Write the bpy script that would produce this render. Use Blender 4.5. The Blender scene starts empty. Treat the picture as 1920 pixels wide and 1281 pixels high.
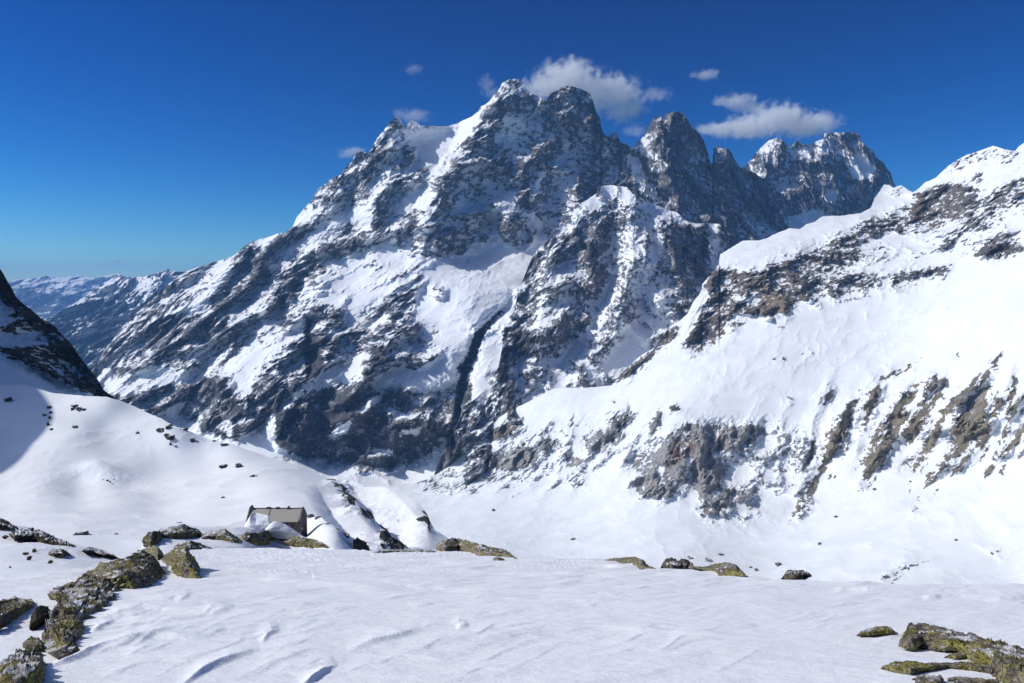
import bpy, bmesh, math, random
import numpy as np
from mathutils import Vector

# ------------------------------------------------------------------ camera, sky, sun, exposure
PW, PH, F, PITCH = 1920.0, 1281.0, 1400.0, math.atan(95.5/1400.0)
SP, CP = math.sin(PITCH), math.cos(PITCH)
sc = bpy.context.scene
cam_d = bpy.data.cameras.new("camera"); cam = bpy.data.objects.new("camera", cam_d)
sc.collection.objects.link(cam); sc.camera = cam
cam_d.sensor_width = 36.0; cam_d.lens = 36.0*F/PW
cam_d.clip_start = 0.3; cam_d.clip_end = 200000.0
cam.location = (0, 0, 0); cam.rotation_euler = (math.pi/2-PITCH, 0, 0)

SUN_AZ, SUN_EL = math.radians(-91), math.radians(37.5)      # azimuth from the view direction (+Y), left is negative
sdir = Vector((math.sin(SUN_AZ)*math.cos(SUN_EL), math.cos(SUN_AZ)*math.cos(SUN_EL), math.sin(SUN_EL)))
w = bpy.data.worlds.new("World"); sc.world = w; w.use_nodes = True
nt = w.node_tree; nt.nodes.clear()
sky = nt.nodes.new('ShaderNodeTexSky'); sky.sky_type = 'NISHITA'; sky.sun_disc = False
sky.sun_elevation = SUN_EL; sky.sun_rotation = SUN_AZ; sky.altitude = 2500; sky.air_density = 1.0
sky.dust_density = 1.0; sky.ozone_density = 3.0
bg = nt.nodes.new('ShaderNodeBackground'); bg.inputs[1].default_value = 0.085
wo = nt.nodes.new('ShaderNodeOutputWorld')
bg.inputs[1].default_value = 0.062
hs = nt.nodes.new('ShaderNodeHueSaturation'); hs.inputs['Saturation'].default_value = 1.42; hs.inputs['Value'].default_value = .16
gm = nt.nodes.new('ShaderNodeGamma'); gm.inputs[1].default_value = 1.7
vm = nt.nodes.new('ShaderNodeVectorMath'); vm.operation = 'MULTIPLY'; vm.inputs[1].default_value = (11.0, 11.6, 9.8)
nt.links.new(sky.outputs[0], hs.inputs['Color']); nt.links.new(hs.outputs[0], gm.inputs[0]); nt.links.new(gm.outputs[0], vm.inputs[0]); 
tcw = nt.nodes.new('ShaderNodeTexCoord'); dt = nt.nodes.new('ShaderNodeVectorMath'); dt.operation = 'DOT_PRODUCT'; dt.inputs[1].default_value = sdir
nt.links.new(tcw.outputs['Generated'], dt.inputs[0])
mx = nt.nodes.new('ShaderNodeMath'); mx.operation = 'MAXIMUM'; mx.inputs[1].default_value = 0; nt.links.new(dt.outputs['Value'], mx.inputs[0])
pw = nt.nodes.new('ShaderNodeMath'); pw.operation = 'POWER'; pw.inputs[1].default_value = 18; nt.links.new(mx.outputs[0], pw.inputs[0])
gl = nt.nodes.new('ShaderNodeVectorMath'); gl.operation = 'SCALE'; gl.inputs[0].default_value = (40, 42, 44); nt.links.new(pw.outputs[0], gl.inputs['Scale'])
ads = nt.nodes.new('ShaderNodeVectorMath'); ads.operation = 'ADD'; nt.links.new(vm.outputs[0], ads.inputs[0]); nt.links.new(gl.outputs[0], ads.inputs[1])
nt.links.new(ads.outputs[0], bg.inputs[0]); nt.links.new(bg.outputs[0], wo.inputs[0])
sl = bpy.data.lights.new("sun", 'SUN'); so = bpy.data.objects.new("sun", sl); sc.collection.objects.link(so)
sl.energy = 3.55; sl.angle = math.radians(0.5); sl.color = (1.0, 0.955, 0.89)
so.rotation_euler = sdir.to_track_quat('Z', 'Y').to_euler()
sc.view_settings.view_transform = 'Standard'; sc.view_settings.look = 'None'
sc.view_settings.exposure = 0.0; sc.view_settings.gamma = 1.0
sc.cycles.volume_step_rate = 1.0; sc.cycles.volume_bounces = 40; sc.cycles.volume_max_steps = 256
sc.cycles.max_bounces = 44; sc.cycles.diffuse_bounces = 4

# ------------------------------------------------------------------ helpers
f32 = np.float32
def at(u, v, Y):
    """photo direction (u,v) at forward distance Y metres -> world point"""
    q = (PH/2 - v)/F
    k = CP + SP*q
    return (u-PW/2)/F/k*Y, Y*np.ones_like(np.asarray(u, dtype=float)), (CP*q-SP)/k*Y
def uv_of(x, y, z):
    d = y*CP - z*SP; h = y*SP + z*CP
    return PW/2 + F*x/d, PH/2 - F*h/d

rs = np.random.RandomState(7)
PERM = np.concatenate([rs.permutation(256)]*3).astype(np.int32)
G3 = rs.normal(size=(256, 3)).astype(f32); G3 /= np.linalg.norm(G3, axis=1, keepdims=True)
def perlin(x, y, z):
    x = np.asarray(x, f32); y = np.asarray(y, f32); z = np.asarray(z, f32)
    xi = np.floor(x).astype(np.int32); yi = np.floor(y).astype(np.int32); zi = np.floor(z).astype(np.int32)
    xf = x-xi; yf = y-yi; zf = z-zi
    xi &= 255; yi &= 255; zi &= 255
    fx = xf*xf*xf*(xf*(xf*6-15)+10); fy = yf*yf*yf*(yf*(yf*6-15)+10); fz = zf*zf*zf*(zf*(zf*6-15)+10)
    def c(dx, dy, dz):
        h = PERM[(PERM[(PERM[(xi+dx) & 255]+yi+dy) & 255]+zi+dz) & 255]
        g = G3[h]
        return g[..., 0]*(xf-dx)+g[..., 1]*(yf-dy)+g[..., 2]*(zf-dz)
    a = c(0,0,0); a += fx*(c(1,0,0)-a)
    b = c(0,1,0); b += fx*(c(1,1,0)-b)
    a += fy*(b-a)
    d = c(0,0,1); d += fx*(c(1,0,1)-d)
    e = c(0,1,1); e += fx*(c(1,1,1)-e)
    d += fy*(e-d)
    return a + fz*(d-a)
def fbm(p, scale, octs, gain=.5, off=0.0, lac=2.03):
    r = 0; a = 1.0; s = 1.0/scale
    for k in range(octs):
        r = r + a*perlin(p[0]*s+off+k*7.3, p[1]*s+off*1.7+k*3.1, p[2]*s-off+k*5.7); a *= gain; s *= lac
    return r
def ridged(p, scale, octs, gain=.5, off=0.0, lac=2.05):
    r = 0; a = 1.0; s = 1.0/scale; wgt = 1.0
    for k in range(octs):
        n = 1-np.abs(perlin(p[0]*s+off+k*7.3, p[1]*s+off*1.7+k*3.1, p[2]*s-off+k*5.7))*2.2
        n = np.clip(n, 0, 1)**2*wgt
        r = r + a*n; wgt = np.clip(n*1.6, 0, 1); a *= gain; s *= lac
    return r
def sstep(a, b, x):
    t = np.clip((x-a)/(b-a), 0, 1); return t*t*(3-2*t)

# maps traced in photo coordinates, at 2 px per cell (from -200 to 2120, 0 to 1400)
MU0, MV0, MS = -200, 0, 2.0
MW, MH = 1160, 700
gu, gv = np.meshgrid(MU0+MS*(np.arange(MW)+.5), MV0+MS*(np.arange(MH)+.5))
def blur(a, r):
    if r < 1: return a
    for ax in (0, 1):
        for _ in range(2):
            p = [(0, 0), (0, 0)]; p[ax] = (r+1, r)
            c = np.cumsum(np.pad(a, p, mode='edge'), axis=ax)
            n = a.shape[ax]
            a = (np.take(c, np.arange(2*r+1, 2*r+1+n), axis=ax)-np.take(c, np.arange(0, n), axis=ax))/(2*r+1)
    return a
def polymask(pts):
    pts = np.array(pts, float)
    u0, v0 = pts.min(0); u1, v1 = pts.max(0)
    i0 = max(int((v0-MV0)/MS)-1, 0); i1 = min(int((v1-MV0)/MS)+2, MH)
    j0 = max(int((u0-MU0)/MS)-1, 0); j1 = min(int((u1-MU0)/MS)+2, MW)
    m = np.zeros((MH, MW), bool)
    U = gu[i0:i1, j0:j1]; V = gv[i0:i1, j0:j1]; ins = np.zeros(U.shape, bool)
    n = len(pts)
    for k in range(n):
        x1, y1 = pts[k]; x2, y2 = pts[(k+1) % n]
        if y1 == y2: continue
        ins ^= ((y1 > V) != (y2 > V)) & (U < (x2-x1)*(V-y1)/(y2-y1)+x1)
    m[i0:i1, j0:j1] = ins
    return m
def paint(a, pts, val, soft=2):
    m = polymask(pts).astype(float); m = blur(m, soft)
    return a*(1-m)+val*m
def sample(a, u, v):
    x = np.clip((u-MU0)/MS-.5, 0, MW-1.001); y = np.clip((v-MV0)/MS-.5, 0, MH-1.001)
    j = x.astype(int); i = y.astype(int); fx = x-j; fy = y-i
    return (a[i, j]*(1-fx)+a[i, j+1]*fx)*(1-fy)+(a[i+1, j]*(1-fx)+a[i+1, j+1]*fx)*fy
def smooth_line(pts, it=2):
    pts = np.array(pts, float)
    for _ in range(it):
        a, b = pts[:-1], pts[1:]
        q = np.empty((2*len(a), 2)); q[0::2] = .75*a+.25*b; q[1::2] = .25*a+.75*b
        pts = np.concatenate([pts[:1], q, pts[-1:]])
    return pts
def ridgeline(acc, pts, wl, wr, amp, amp2=None, power=1.3, taper=.14):
    """raise (or cut) the relief along a traced line; wl / wr = width to its left / right in the photo"""
    pts = smooth_line(pts); best = np.full((MH, MW), 1e9); val = np.zeros((MH, MW))
    if pts[0, 1] > pts[-1, 1]: pts = pts[::-1]          # run from top to bottom
    if amp2 is None: amp2 = amp
    L = np.concatenate([[0], np.cumsum(np.hypot(*np.diff(pts, axis=0).T))])
    W = max(wl, wr)
    for k in range(len(pts)-1):
        (x1, y1), (x2, y2) = pts[k], pts[k+1]
        i0 = max(int((min(y1, y2)-W-MV0)/MS), 0); i1 = min(int((max(y1, y2)+W-MV0)/MS)+2, MH)
        j0 = max(int((min(x1, x2)-W-MU0)/MS), 0); j1 = min(int((max(x1, x2)+W-MU0)/MS)+2, MW)
        U = gu[i0:i1, j0:j1]; V = gv[i0:i1, j0:j1]
        dx, dy = x2-x1, y2-y1; l2 = dx*dx+dy*dy+1e-6
        t = np.clip(((U-x1)*dx+(V-y1)*dy)/l2, 0, 1)
        d = np.hypot(U-x1-t*dx, V-y1-t*dy)
        side = dx*(V-y1)-dy*(U-x1)                     # >0: left of a line running down
        s = (L[k]+t*math.sqrt(l2))/L[-1]
        a = (amp*(1-s)+amp2*s)*np.clip((np.minimum(s, 1-s)+.01)/taper, 0, 1)
        q = np.clip(1-d/np.where(side > 0, wl, wr), 0, 1)
        nv = a*q**power
        b = best[i0:i1, j0:j1]; up = d < b
        val[i0:i1, j0:j1] = np.where(up, nv, val[i0:i1, j0:j1]); best[i0:i1, j0:j1] = np.where(up, d, b)
    acc += val
def blob(acc, u, v, ru, rv, amp):
    acc += amp*np.exp(-((gu-u)/ru)**2-((gv-v)/rv)**2)
def rbf(ctrl, c=70.0):
    """smooth log-distance from control points (u, v, Y)"""
    ctrl = np.array(ctrl, float); p = ctrl[:, :2]; y = np.log(ctrl[:, 2])
    D = np.hypot(p[:, None, 0]-p[None, :, 0], p[:, None, 1]-p[None, :, 1])
    n = len(p); A = np.zeros((n+3, n+3)); A[:n, :n] = np.sqrt(D*D+c*c)
    A[:n, n] = 1; A[:n, n+1] = p[:, 0]/1000; A[:n, n+2] = p[:, 1]/1000; A[n:, :n] = A[:n, n:].T
    for i in range(n): A[i, i] += 2.0
    sol = np.linalg.solve(A, np.concatenate([y, [0, 0, 0]]))
    def f(u, v):
        u = np.asarray(u, float); v = np.asarray(v, float)
        r = sol[n]+sol[n+1]*u/1000+sol[n+2]*v/1000
        for i in range(n):
            r = r+sol[i]*np.sqrt((u-p[i, 0])**2+(v-p[i, 1])**2+c*c)
        return np.exp(r)
    return f
def Z(k, pts):
    o = {1: (0, 400, 3, 3), 2: (500, 100, 3, 3), 3: (1000, 100, 4, 4), 4: (1380, 200, 3.5556, 3.5556), 5: (480, 480, 3, 3),
         6: (900, 400, 3, 3), 7: (1280, 560, 3, 3), 8: (740, 700, 3, 3)}[k]
    return [(o[0]+p[0]/o[2], o[1]+p[1]/o[3]) for p in pts]

def tag(o, label=None, cat=None, group=None, kind=None):
    if label: o['label'] = label
    if cat: o['category'] = cat
    if group: o['group'] = group
    if kind: o['kind'] = kind
    return o
def link_mesh(name, verts, quads, mat, parent=None, smooth=True, attrs=None, cols=None):
    me = bpy.data.meshes.new(name)
    V = np.ascontiguousarray(verts, f32); Q = np.ascontiguousarray(quads, np.int32)
    me.vertices.add(len(V)); me.vertices.foreach_set('co', V.ravel())
    me.loops.add(Q.size); me.loops.foreach_set('vertex_index', Q.ravel())
    me.polygons.add(len(Q)); me.polygons.foreach_set('loop_start', np.arange(len(Q), dtype=np.int32)*Q.shape[1])
    if smooth: me.polygons.foreach_set('use_smooth', np.ones(len(Q), bool))
    me.update(calc_edges=True)
    for k, a in (attrs or {}).items():
        at_ = me.attributes.new(k, 'FLOAT', 'POINT'); at_.data.foreach_set('value', np.ascontiguousarray(a, f32).ravel())
    if cols is not None:
        ca = me.attributes.new('rockcol', 'FLOAT_COLOR', 'POINT')
        c4 = np.ones((len(V), 4), f32); c4[:, :3] = cols; ca.data.foreach_set('color', c4.ravel())
    me.materials.append(mat)
    o = bpy.data.objects.new(name, me); sc.collection.objects.link(o)
    if parent: o.parent = parent
    return o

# ------------------------------------------------------------------ materials
class NT:
    def __init__(s, name):
        s.m = bpy.data.materials.new(name); s.m.use_nodes = True; s.t = s.m.node_tree; s.t.nodes.clear()
    def n(s, kind, **kw):
        nd = s.t.nodes.new(kind)
        for k, v in kw.items():
            if k.startswith('_'): nd.inputs[k[1:]].default_value = v
            else: setattr(nd, k, v)
        return nd
    def l(s, a, b): s.t.links.new(a, b)
    def math(s, op, a, b=None, c=None):
        nd = s.n('ShaderNodeMath', operation=op)
        for i, x in enumerate((a, b, c)):
            if x is None: continue
            if isinstance(x, (int, float)): nd.inputs[i].default_value = x
            else: s.l(x, nd.inputs[i])
        return nd.outputs[0]
    def mix(s, f, a, b):
        nd = s.n('ShaderNodeMix', data_type='RGBA')
        for i, x in ((0, f), (6, a), (7, b)):
            if isinstance(x, (int, float)): nd.inputs[i].default_value = x
            elif isinstance(x, tuple): nd.inputs[i].default_value = x if len(x) == 4 else (*x, 1)
            else: s.l(x, nd.inputs[i])
        return nd.outputs[2]
    def noise(s, scale, detail=4, rough=.6, vec=None):
        nd = s.n('ShaderNodeTexNoise'); nd.inputs['Scale'].default_value = scale
        nd.inputs['Detail'].default_value = detail; nd.inputs['Roughness'].default_value = rough
        if vec is not None: s.l(vec, nd.inputs['Vector'])
        return nd.outputs[0]
    def ramp(s, x, a, b):
        nd = s.n('ShaderNodeMapRange', interpolation_type='SMOOTHSTEP')
        nd.inputs[1].default_value = a; nd.inputs[2].default_value = b
        s.l(x, nd.inputs[0]); return nd.outputs[0]

SNOW = (0.86, 0.885, 0.925)
def terrain_mat(name, cell, fine=.16, edge=.05, snowcol=SNOW, bump=1.0, dust=.0):
    """snow over rock; the rock score comes with the mesh, the ragged edge from noise 'cell' metres across"""
    t = NT(name); pos = t.n('ShaderNodeNewGeometry').outputs['Position']
    sco = t.n('ShaderNodeAttribute', attribute_name='rock').outputs['Fac']
    colr = t.n('ShaderNodeAttribute', attribute_name='rockcol').outputs['Color']
    n1 = t.noise(1/cell, 4, .65, pos)
    x = t.math('ADD', sco, t.math('MULTIPLY', t.math('SUBTRACT', n1, .5), fine*2))
    mask = t.ramp(x, -edge, edge)
    n2 = t.noise(.23/cell, 5, .7, pos)
    n3 = t.noise(1.7/cell, 3, .7, pos)
    k = t.math('ADD', t.math('MULTIPLY', n2, 1.3), t.math('MULTIPLY', n3, .7))
    k = t.ramp(k, .55, 1.45)
    rock = t.mix(k, (0.35, 0.35, .37), (1.5, 1.45, 1.4))
    mul = t.n('ShaderNodeMix', data_type='RGBA', blend_type='MULTIPLY'); mul.inputs[0].default_value = 1
    t.l(colr, mul.inputs[6]); t.l(rock, mul.inputs[7])
    rockc = mul.outputs[2]
    if dust:
        nd = t.math('ADD', t.math('MULTIPLY', t.noise(.9/cell, 5, .75, pos), 1.0), t.math('MULTIPLY', t.noise(.12/cell, 3, .6, pos), .5))
        dm = t.ramp(t.math('SUBTRACT', nd, t.math('MULTIPLY', sco, .28)), .67, .9)
        rockc = t.mix(t.math('MULTIPLY', dm, dust), rockc, snowcol)
    sn = t.noise(.06/cell, 6, .62, pos); sncol = t.mix(t.ramp(sn, .35, .65), tuple(c*.93 for c in snowcol), tuple(min(c*1.02, .95) for c in snowcol))
    base = t.mix(mask, sncol, rockc)
    bs = t.n('ShaderNodeBsdfPrincipled'); t.l(base, bs.inputs['Base Color'])
    bs.inputs['Roughness'].default_value = .85; bs.inputs['Specular IOR Level'].default_value = .15
    b = t.n('ShaderNodeBump'); b.inputs['Distance'].default_value = cell*1.2*bump
    hgt = t.math('MULTIPLY', t.math('ADD', n1, n3), t.math('ADD', t.math('MULTIPLY', mask, .9), .03))
    t.l(hgt, b.inputs['Height']); b.inputs['Strength'].default_value = .8
    t.l(b.outputs[0], bs.inputs['Normal'])
    o = t.n('ShaderNodeOutputMaterial'); t.l(bs.outputs[0], o.inputs[0])
    return t.m

def grid_quads(nr, nc):
    i = np.arange(nr*nc, dtype=np.int32).reshape(nr, nc)
    return np.stack([i[:-1, :-1], i[:-1, 1:], i[1:, 1:], i[1:, :-1]], -1).reshape(-1, 4)

def layer(name, mat, top, bottom, yf, nc, nr, relief=None, rho=None, color=None, amp=60, nscale=350, jag=2.0, rug=None,
          mode='ray', stretch=None, back=300, backslope=1.1, warp=8.0, fw=(.85, .22, .6), seed=0.0, extra=None, tpow=1.0, rockstep=4.0,
          noisy=1.0, rbase=.12):
    top = np.array(top, float); bottom = np.array(bottom, float)
    # columns: even in u
    u = np.linspace(top[0, 0], top[-1, 0], nc)
    vt = np.interp(u, top[:, 0], top[:, 1]); vb = np.interp(u, bottom[:, 0], bottom[:, 1])
    if jag:
        zz = np.zeros_like(u)
        for k, (fq, a) in enumerate(((.03, .6), (.07, .5), (.16, .45), (.35, .35))):
            vt = vt + jag*a*2.2*(np.abs(perlin(u*fq+seed*3+k*9.1, zz+k*3.3, zz+seed))-.15)
    t = np.linspace(0, 1, nr)**tpow
    U = np.broadcast_to(u, (nr, nc)).copy(); V = vb[None]+(vt-vb)[None]*t[:, None]
    Y = yf(U, V)
    x, y, z = at(U, V, Y)
    p = (x, y, z)
    if stretch is not None:      # streak direction in (x,z): coordinates along it are squeezed
        a, k = stretch; ca, sa = math.cos(a), math.sin(a)
        q = ((x*ca+z*sa)/k, y*.6, -x*sa+z*ca)
    else: q = (x, y*.6, z)
    nz1 = ridged(q, nscale, 8, .58, off=3.1+seed)-.85
    wu = fbm(q, nscale*.12, 3, .6, off=11+seed)*warp*2; wv = fbm(q, nscale*.12, 3, .6, off=23+seed)*warp*2
    R = sample(relief, U+wu*.4, V+wv*.4) if relief is not None else np.zeros_like(U)
    rh = sample(rho, U+wu, V+wv) if rho is not None else np.zeros_like(U)
    rg = rbase+(1-rbase)*np.clip(sample(blur(rho, 5), U+wu, V+wv)*1.6, 0, 1) if rho is not None else rbase+0*U
    if rug is not None: rg = np.maximum(rg, sample(rug, U, V))
    hf = nz1*amp*rg
    if mode == 'ray':
        Y2 = Y-R-hf
        x, y, z = at(U, V, Y2)
    else:
        z = z+R+hf*.6
    # score for rock: wanted cover + relief of the noise + steepness
    P = np.stack([x, y, z], -1)
    gx = np.gradient(P, axis=1); gy = np.gradient(P, axis=0)
    N = np.cross(gx, gy); N /= (np.linalg.norm(N, axis=-1, keepdims=True)+1e-9); N *= np.sign(N[..., 2:3]+1e-9)
    steep = 1-np.abs(N[..., 2])
    n2 = fbm(q, nscale*.11, 7, .76, off=31+seed)
    field = n2*fw[0]+nz1*fw[1]+(steep-.45)*fw[2]
    score = (rh-.5)*1.15+field*noisy*np.where(rh < .04, 0, 1)-np.where(rh < .04, .4, 0)
    if rockstep and mode == 'ray':
        Y3 = Y2-rockstep*sstep(-.1, .1, score)
        x, y, z = at(U, V, Y3); P = np.stack([x, y, z], -1)
    if extra is not None: P = extra(P, U, V, t)
    # the far side: falls away behind the crest
    rows = [P]
    tp = P[-1].copy(); m_ = max(3, nr//4)
    ymax = np.max(P[-m_:, :, 1], axis=0)
    if mode == 'ray': tp = tp*(np.maximum(ymax+2, tp[:, 1])/tp[:, 1])[:, None]*np.array([1, 1, 1.0]); tp[:, 2] -= tp[:, 1]*.0004
    for k in (.0, .04, .12, .3, .6, 1.0):
        b = tp.copy(); b[:, 1] += back*k; b[:, 2] -= back*k*backslope
        b[:, 0] += tp[:, 0]/tp[:, 1]*back*k
        rows.append(b[None])
    P = np.concatenate(rows, 0)
    sc2 = np.concatenate([score]+[score[-1:]]*6, 0)
    Uc = np.concatenate([U]+[U[-1:]]*6, 0); Vc = np.concatenate([V]+[V[-1:]]*6, 0)
    wc = np.concatenate([wu]+[wu[-1:]]*6, 0)
    if isinstance(color, tuple): C = np.broadcast_to(np.array(color, f32), (P.shape[0]*nc, 3))
    else: C = np.stack([sample(color[i], Uc+wc, Vc) for i in range(3)], -1).reshape(-1, 3)
    o = link_mesh(name, P.reshape(-1, 3), grid_quads(P.shape[0], nc), mat, attrs={'rock': sc2.ravel()}, cols=C)
    return o

# ================================================================== FAR RANGES
M_far = terrain_mat("far_range_surface", 60, fine=.2, edge=.12)
rho = np.full((MH, MW), .85)
rho = paint(rho, [(0, 505), (240, 505), (235, 530), (150, 540), (0, 538)], .4, 3)
far_top = [(-160, 520), (-60, 528), (0, 524), (20, 530), (40, 523), (70, 521), (95, 518), (125, 520), (150, 516), (170, 521), (190, 519), (205, 517),
           (222, 513), (240, 520), (262, 518), (300, 522), (420, 530)]
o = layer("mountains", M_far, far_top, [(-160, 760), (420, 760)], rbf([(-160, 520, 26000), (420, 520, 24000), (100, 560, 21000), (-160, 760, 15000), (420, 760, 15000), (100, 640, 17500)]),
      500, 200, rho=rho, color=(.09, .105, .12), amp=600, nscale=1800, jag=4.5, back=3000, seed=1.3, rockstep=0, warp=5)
tag(o, "distant blue snow capped range low on the horizon at far left", "mountains", kind='structure')
rel = np.zeros((MH, MW))
ridgeline(rel, [(222, 515), (235, 550), (250, 590), (230, 640)], 40, 30, 420)
ridgeline(rel, [(316, 506), (300, 540), (255, 575)], 30, 45, 320)
ridgeline(rel, [(222, 515), (170, 560), (110, 585), (90, 600)], 40, 26, 420)
rho = np.full((MH, MW), .84)
rho = paint(rho, [(100, 640), (240, 570), (330, 570), (330, 780), (100, 780)], .97, 10)
rho = paint(rho, [(225, 515), (320, 505), (350, 515), (310, 560), (270, 560), (240, 530)], .35, 4)
rho = paint(rho, [(160, 565), (152, 580), (100, 598), (90, 596), (125, 578)], .05, 2)
rho = paint(rho, [(240, 550), (262, 570), (236, 580)], .1, 2)
rho = paint(rho, [(150, 545), (222, 515), (236, 535), (200, 555), (170, 560)], .3, 3)
t2 = [(40, 640), (70, 615), (90, 598), (110, 585), (150, 562), (170, 548), (190, 533), (205, 525), (222, 514), (232, 520), (240, 523), (262, 519), (285, 516), (300, 510), (316, 505),
      (325, 509), (350, 510), (380, 520), (420, 540)]
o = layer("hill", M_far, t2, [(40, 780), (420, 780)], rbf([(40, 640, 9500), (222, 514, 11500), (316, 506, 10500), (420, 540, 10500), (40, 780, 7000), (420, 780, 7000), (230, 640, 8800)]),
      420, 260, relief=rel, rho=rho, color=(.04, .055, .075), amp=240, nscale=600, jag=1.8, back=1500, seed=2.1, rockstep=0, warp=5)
tag(o, "blue hazy mountain spur closing the valley at left, before the distant range", "mountain", kind='structure')

# ================================================================== FAR RIGHT SUMMITS
M_mtn = terrain_mat("mountain_surface", 6, fine=.3, edge=.15, dust=.9)
GREYB = (.14, .137, .142)
def gcol(base): return [np.full((MH, MW), base[i]) for i in range(3)]
def pcol(C, pts, col, soft=3):
    for i in range(3): C[i] = paint(C[i], pts, col[i], soft)
rel = np.zeros((MH, MW))
ridgeline(rel, Z(4, [(270, 210), (200, 330), (160, 470), (220, 640), (330, 800)]), 30, 60, 140)
ridgeline(rel, Z(4, [(590, 180), (560, 330), (600, 480), (580, 600), (650, 700)]), 14, 45, 130)
ridgeline(rel, Z(4, [(830, 200), (900, 320), (940, 420), (900, 560), (820, 690)]), 55, 30, 130)
ridgeline(rel, Z(4, [(640, 560), (660, 640), (640, 700)]), 10, 22, 60)
ridgeline(rel, Z(4, [(740, 340), (700, 420), (770, 560)]), 20, 24, -60)
rho = np.full((MH, MW), .62)
rho = paint(rho, Z(4, [(730, 340), (830, 320), (900, 370), (930, 420), (900, 470), (770, 480), (740, 400)]), .02, 1)
rho = paint(rho, Z(4, [(330, 760), (480, 680), (580, 710), (600, 740), (420, 830), (350, 810)]), .0, 1)
rho = paint(rho, Z(4, [(430, 270), (520, 290), (500, 340), (440, 320)]), .1, 1)
rho = paint(rho, Z(4, [(560, 270), (720, 270), (760, 340), (700, 420), (560, 380)]), .5, 2)
rho = paint(rho, Z(4, [(600, 560), (680, 560), (700, 620), (640, 680), (590, 640)]), .3, 2)
rho = paint(rho, Z(4, [(960, 500), (1060, 540), (1100, 600), (920, 660), (900, 600)]), .2, 2)
rho = paint(rho, Z(4, [(60, 400), (150, 420), (250, 300), (200, 480), (120, 480)]), .5, 2)
top = [(1360, 360), (1387, 316)] + Z(4, [(60, 400), (150, 290), (220, 225), (270, 208), (310, 225), (350, 262), (375, 262), (390, 235), (425, 232), (440, 250), (490, 255), (520, 240), (540, 232), (578, 215), (588, 178), (640, 170), (700, 175),
      (760, 170), (770, 155), (790, 175), (828, 185), (838, 232), (870, 262), (900, 280), (925, 310), (950, 350), (985, 375), (1010, 420), (1030, 430), (1045, 490), (1065, 530)]) + [(1692, 365), (1720, 400)]
o = layer("mountain", M_mtn, top, [(1360, 520), (1500, 500), (1720, 470)], rbf([(1360, 360, 5300), (1456, 259, 5600), (1590, 246, 5900), (1680, 349, 5900), (1720, 400, 5900), (1360, 520, 4600), (1500, 440, 4900), (1500, 500, 4700), (1720, 470, 5100), (1600, 400, 5300)]),
      420, 300, relief=rel, rho=rho, color=GREYB, amp=90, nscale=200, fw=(.7, .3, .6), stretch=(math.radians(85), 2.0), jag=1.6, seed=3.7, warp=4, rockstep=5)
tag(o, "flat topped rocky summit with a small snowfield, farthest right of the high grey peaks", "mountain", kind='structure')

rel = np.zeros((MH, MW))
ridgeline(rel, Z(3, [(950, 470), (960, 560), (990, 700), (1010, 800), (990, 900), (1060, 1050)]), 60, 25, 130)
ridgeline(rel, Z(3, [(1100, 440), (1150, 560), (1180, 700), (1240, 900)]), 20, 60, 60)
ridgeline(rel, Z(3, [(770, 720), (830, 860), (900, 1000), (1060, 1180)]), 30, 30, -120)
ridgeline(rel, Z(3, [(1400, 700), (1420, 850), (1500, 1000)]), 16, 35, 70)
ridgeline(rel, Z(3, [(1800, 640), (1720, 800), (1700, 940)]), 40, 30, 70)
ridgeline(rel, Z(3, [(1340, 820), (1300, 1000), (1350, 1200)]), 30, 30, -60)
rho = np.full((MH, MW), .74)
rho = paint(rho, Z(3, [(880, 480), (1000, 420), (1120, 420), (1200, 540), (1150, 580), (980, 560), (950, 520)]), .88, 2)
rho = paint(rho, Z(3, [(770, 700), (840, 620), (930, 560), (940, 600), (860, 700), (980, 740), (1000, 860), (960, 900), (860, 880), (890, 800), (810, 770)]), .22, 1)
rho = paint(rho, Z(3, [(700, 760), (790, 780), (840, 900), (900, 1030), (980, 1100), (1000, 1130), (930, 1110), (800, 1030), (740, 900)]), .05, 1)
rho = paint(rho, Z(3, [(980, 450), (1120, 470), (1150, 560), (1000, 520)]), .7, 2)
top = [(1120, 330), (1150, 300), (1170, 285)] + Z(3, [(720, 705), (760, 700), (790, 660), (850, 590), (870, 540), (900, 490), (930, 475), (960, 476), (975, 492), (985, 480), (998, 448), (1040, 445), (1060, 432), (1080, 442), (1110, 440), (1135, 470), (1150, 490), (1190, 550),
      (1225, 580), (1250, 610), (1280, 660), (1310, 750), (1330, 825), (1344, 825), (1350, 705), (1365, 710), (1380, 685), (1410, 708), (1460, 710), (1485, 740), (1510, 800), (1550, 855), (1580, 862), (1630, 880)]) + [(1440, 340), (1500, 400), (1530, 440)]
o = layer("mountain", M_mtn, top, [(1120, 500), (1360, 540), (1530, 470)], rbf([(1120, 330, 4600), (1265, 209, 4800), (1345, 275, 4850), (1390, 315, 4900), (1530, 440, 4900), (1120, 500, 3900), (1360, 540, 3950), (1530, 470, 4500), (1260, 380, 4350), (1400, 420, 4450)]),
      430, 400, relief=rel, rho=rho, color=GREYB, amp=90, nscale=190, fw=(.7, .3, .6), stretch=(math.radians(85), 2.2), jag=1.6, seed=5.2, warp=4, rockstep=5)
tag(o, "dark twin topped rock pyramid with a squat tower beside it, right of the domed peak", "mountain", kind='structure')

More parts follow.
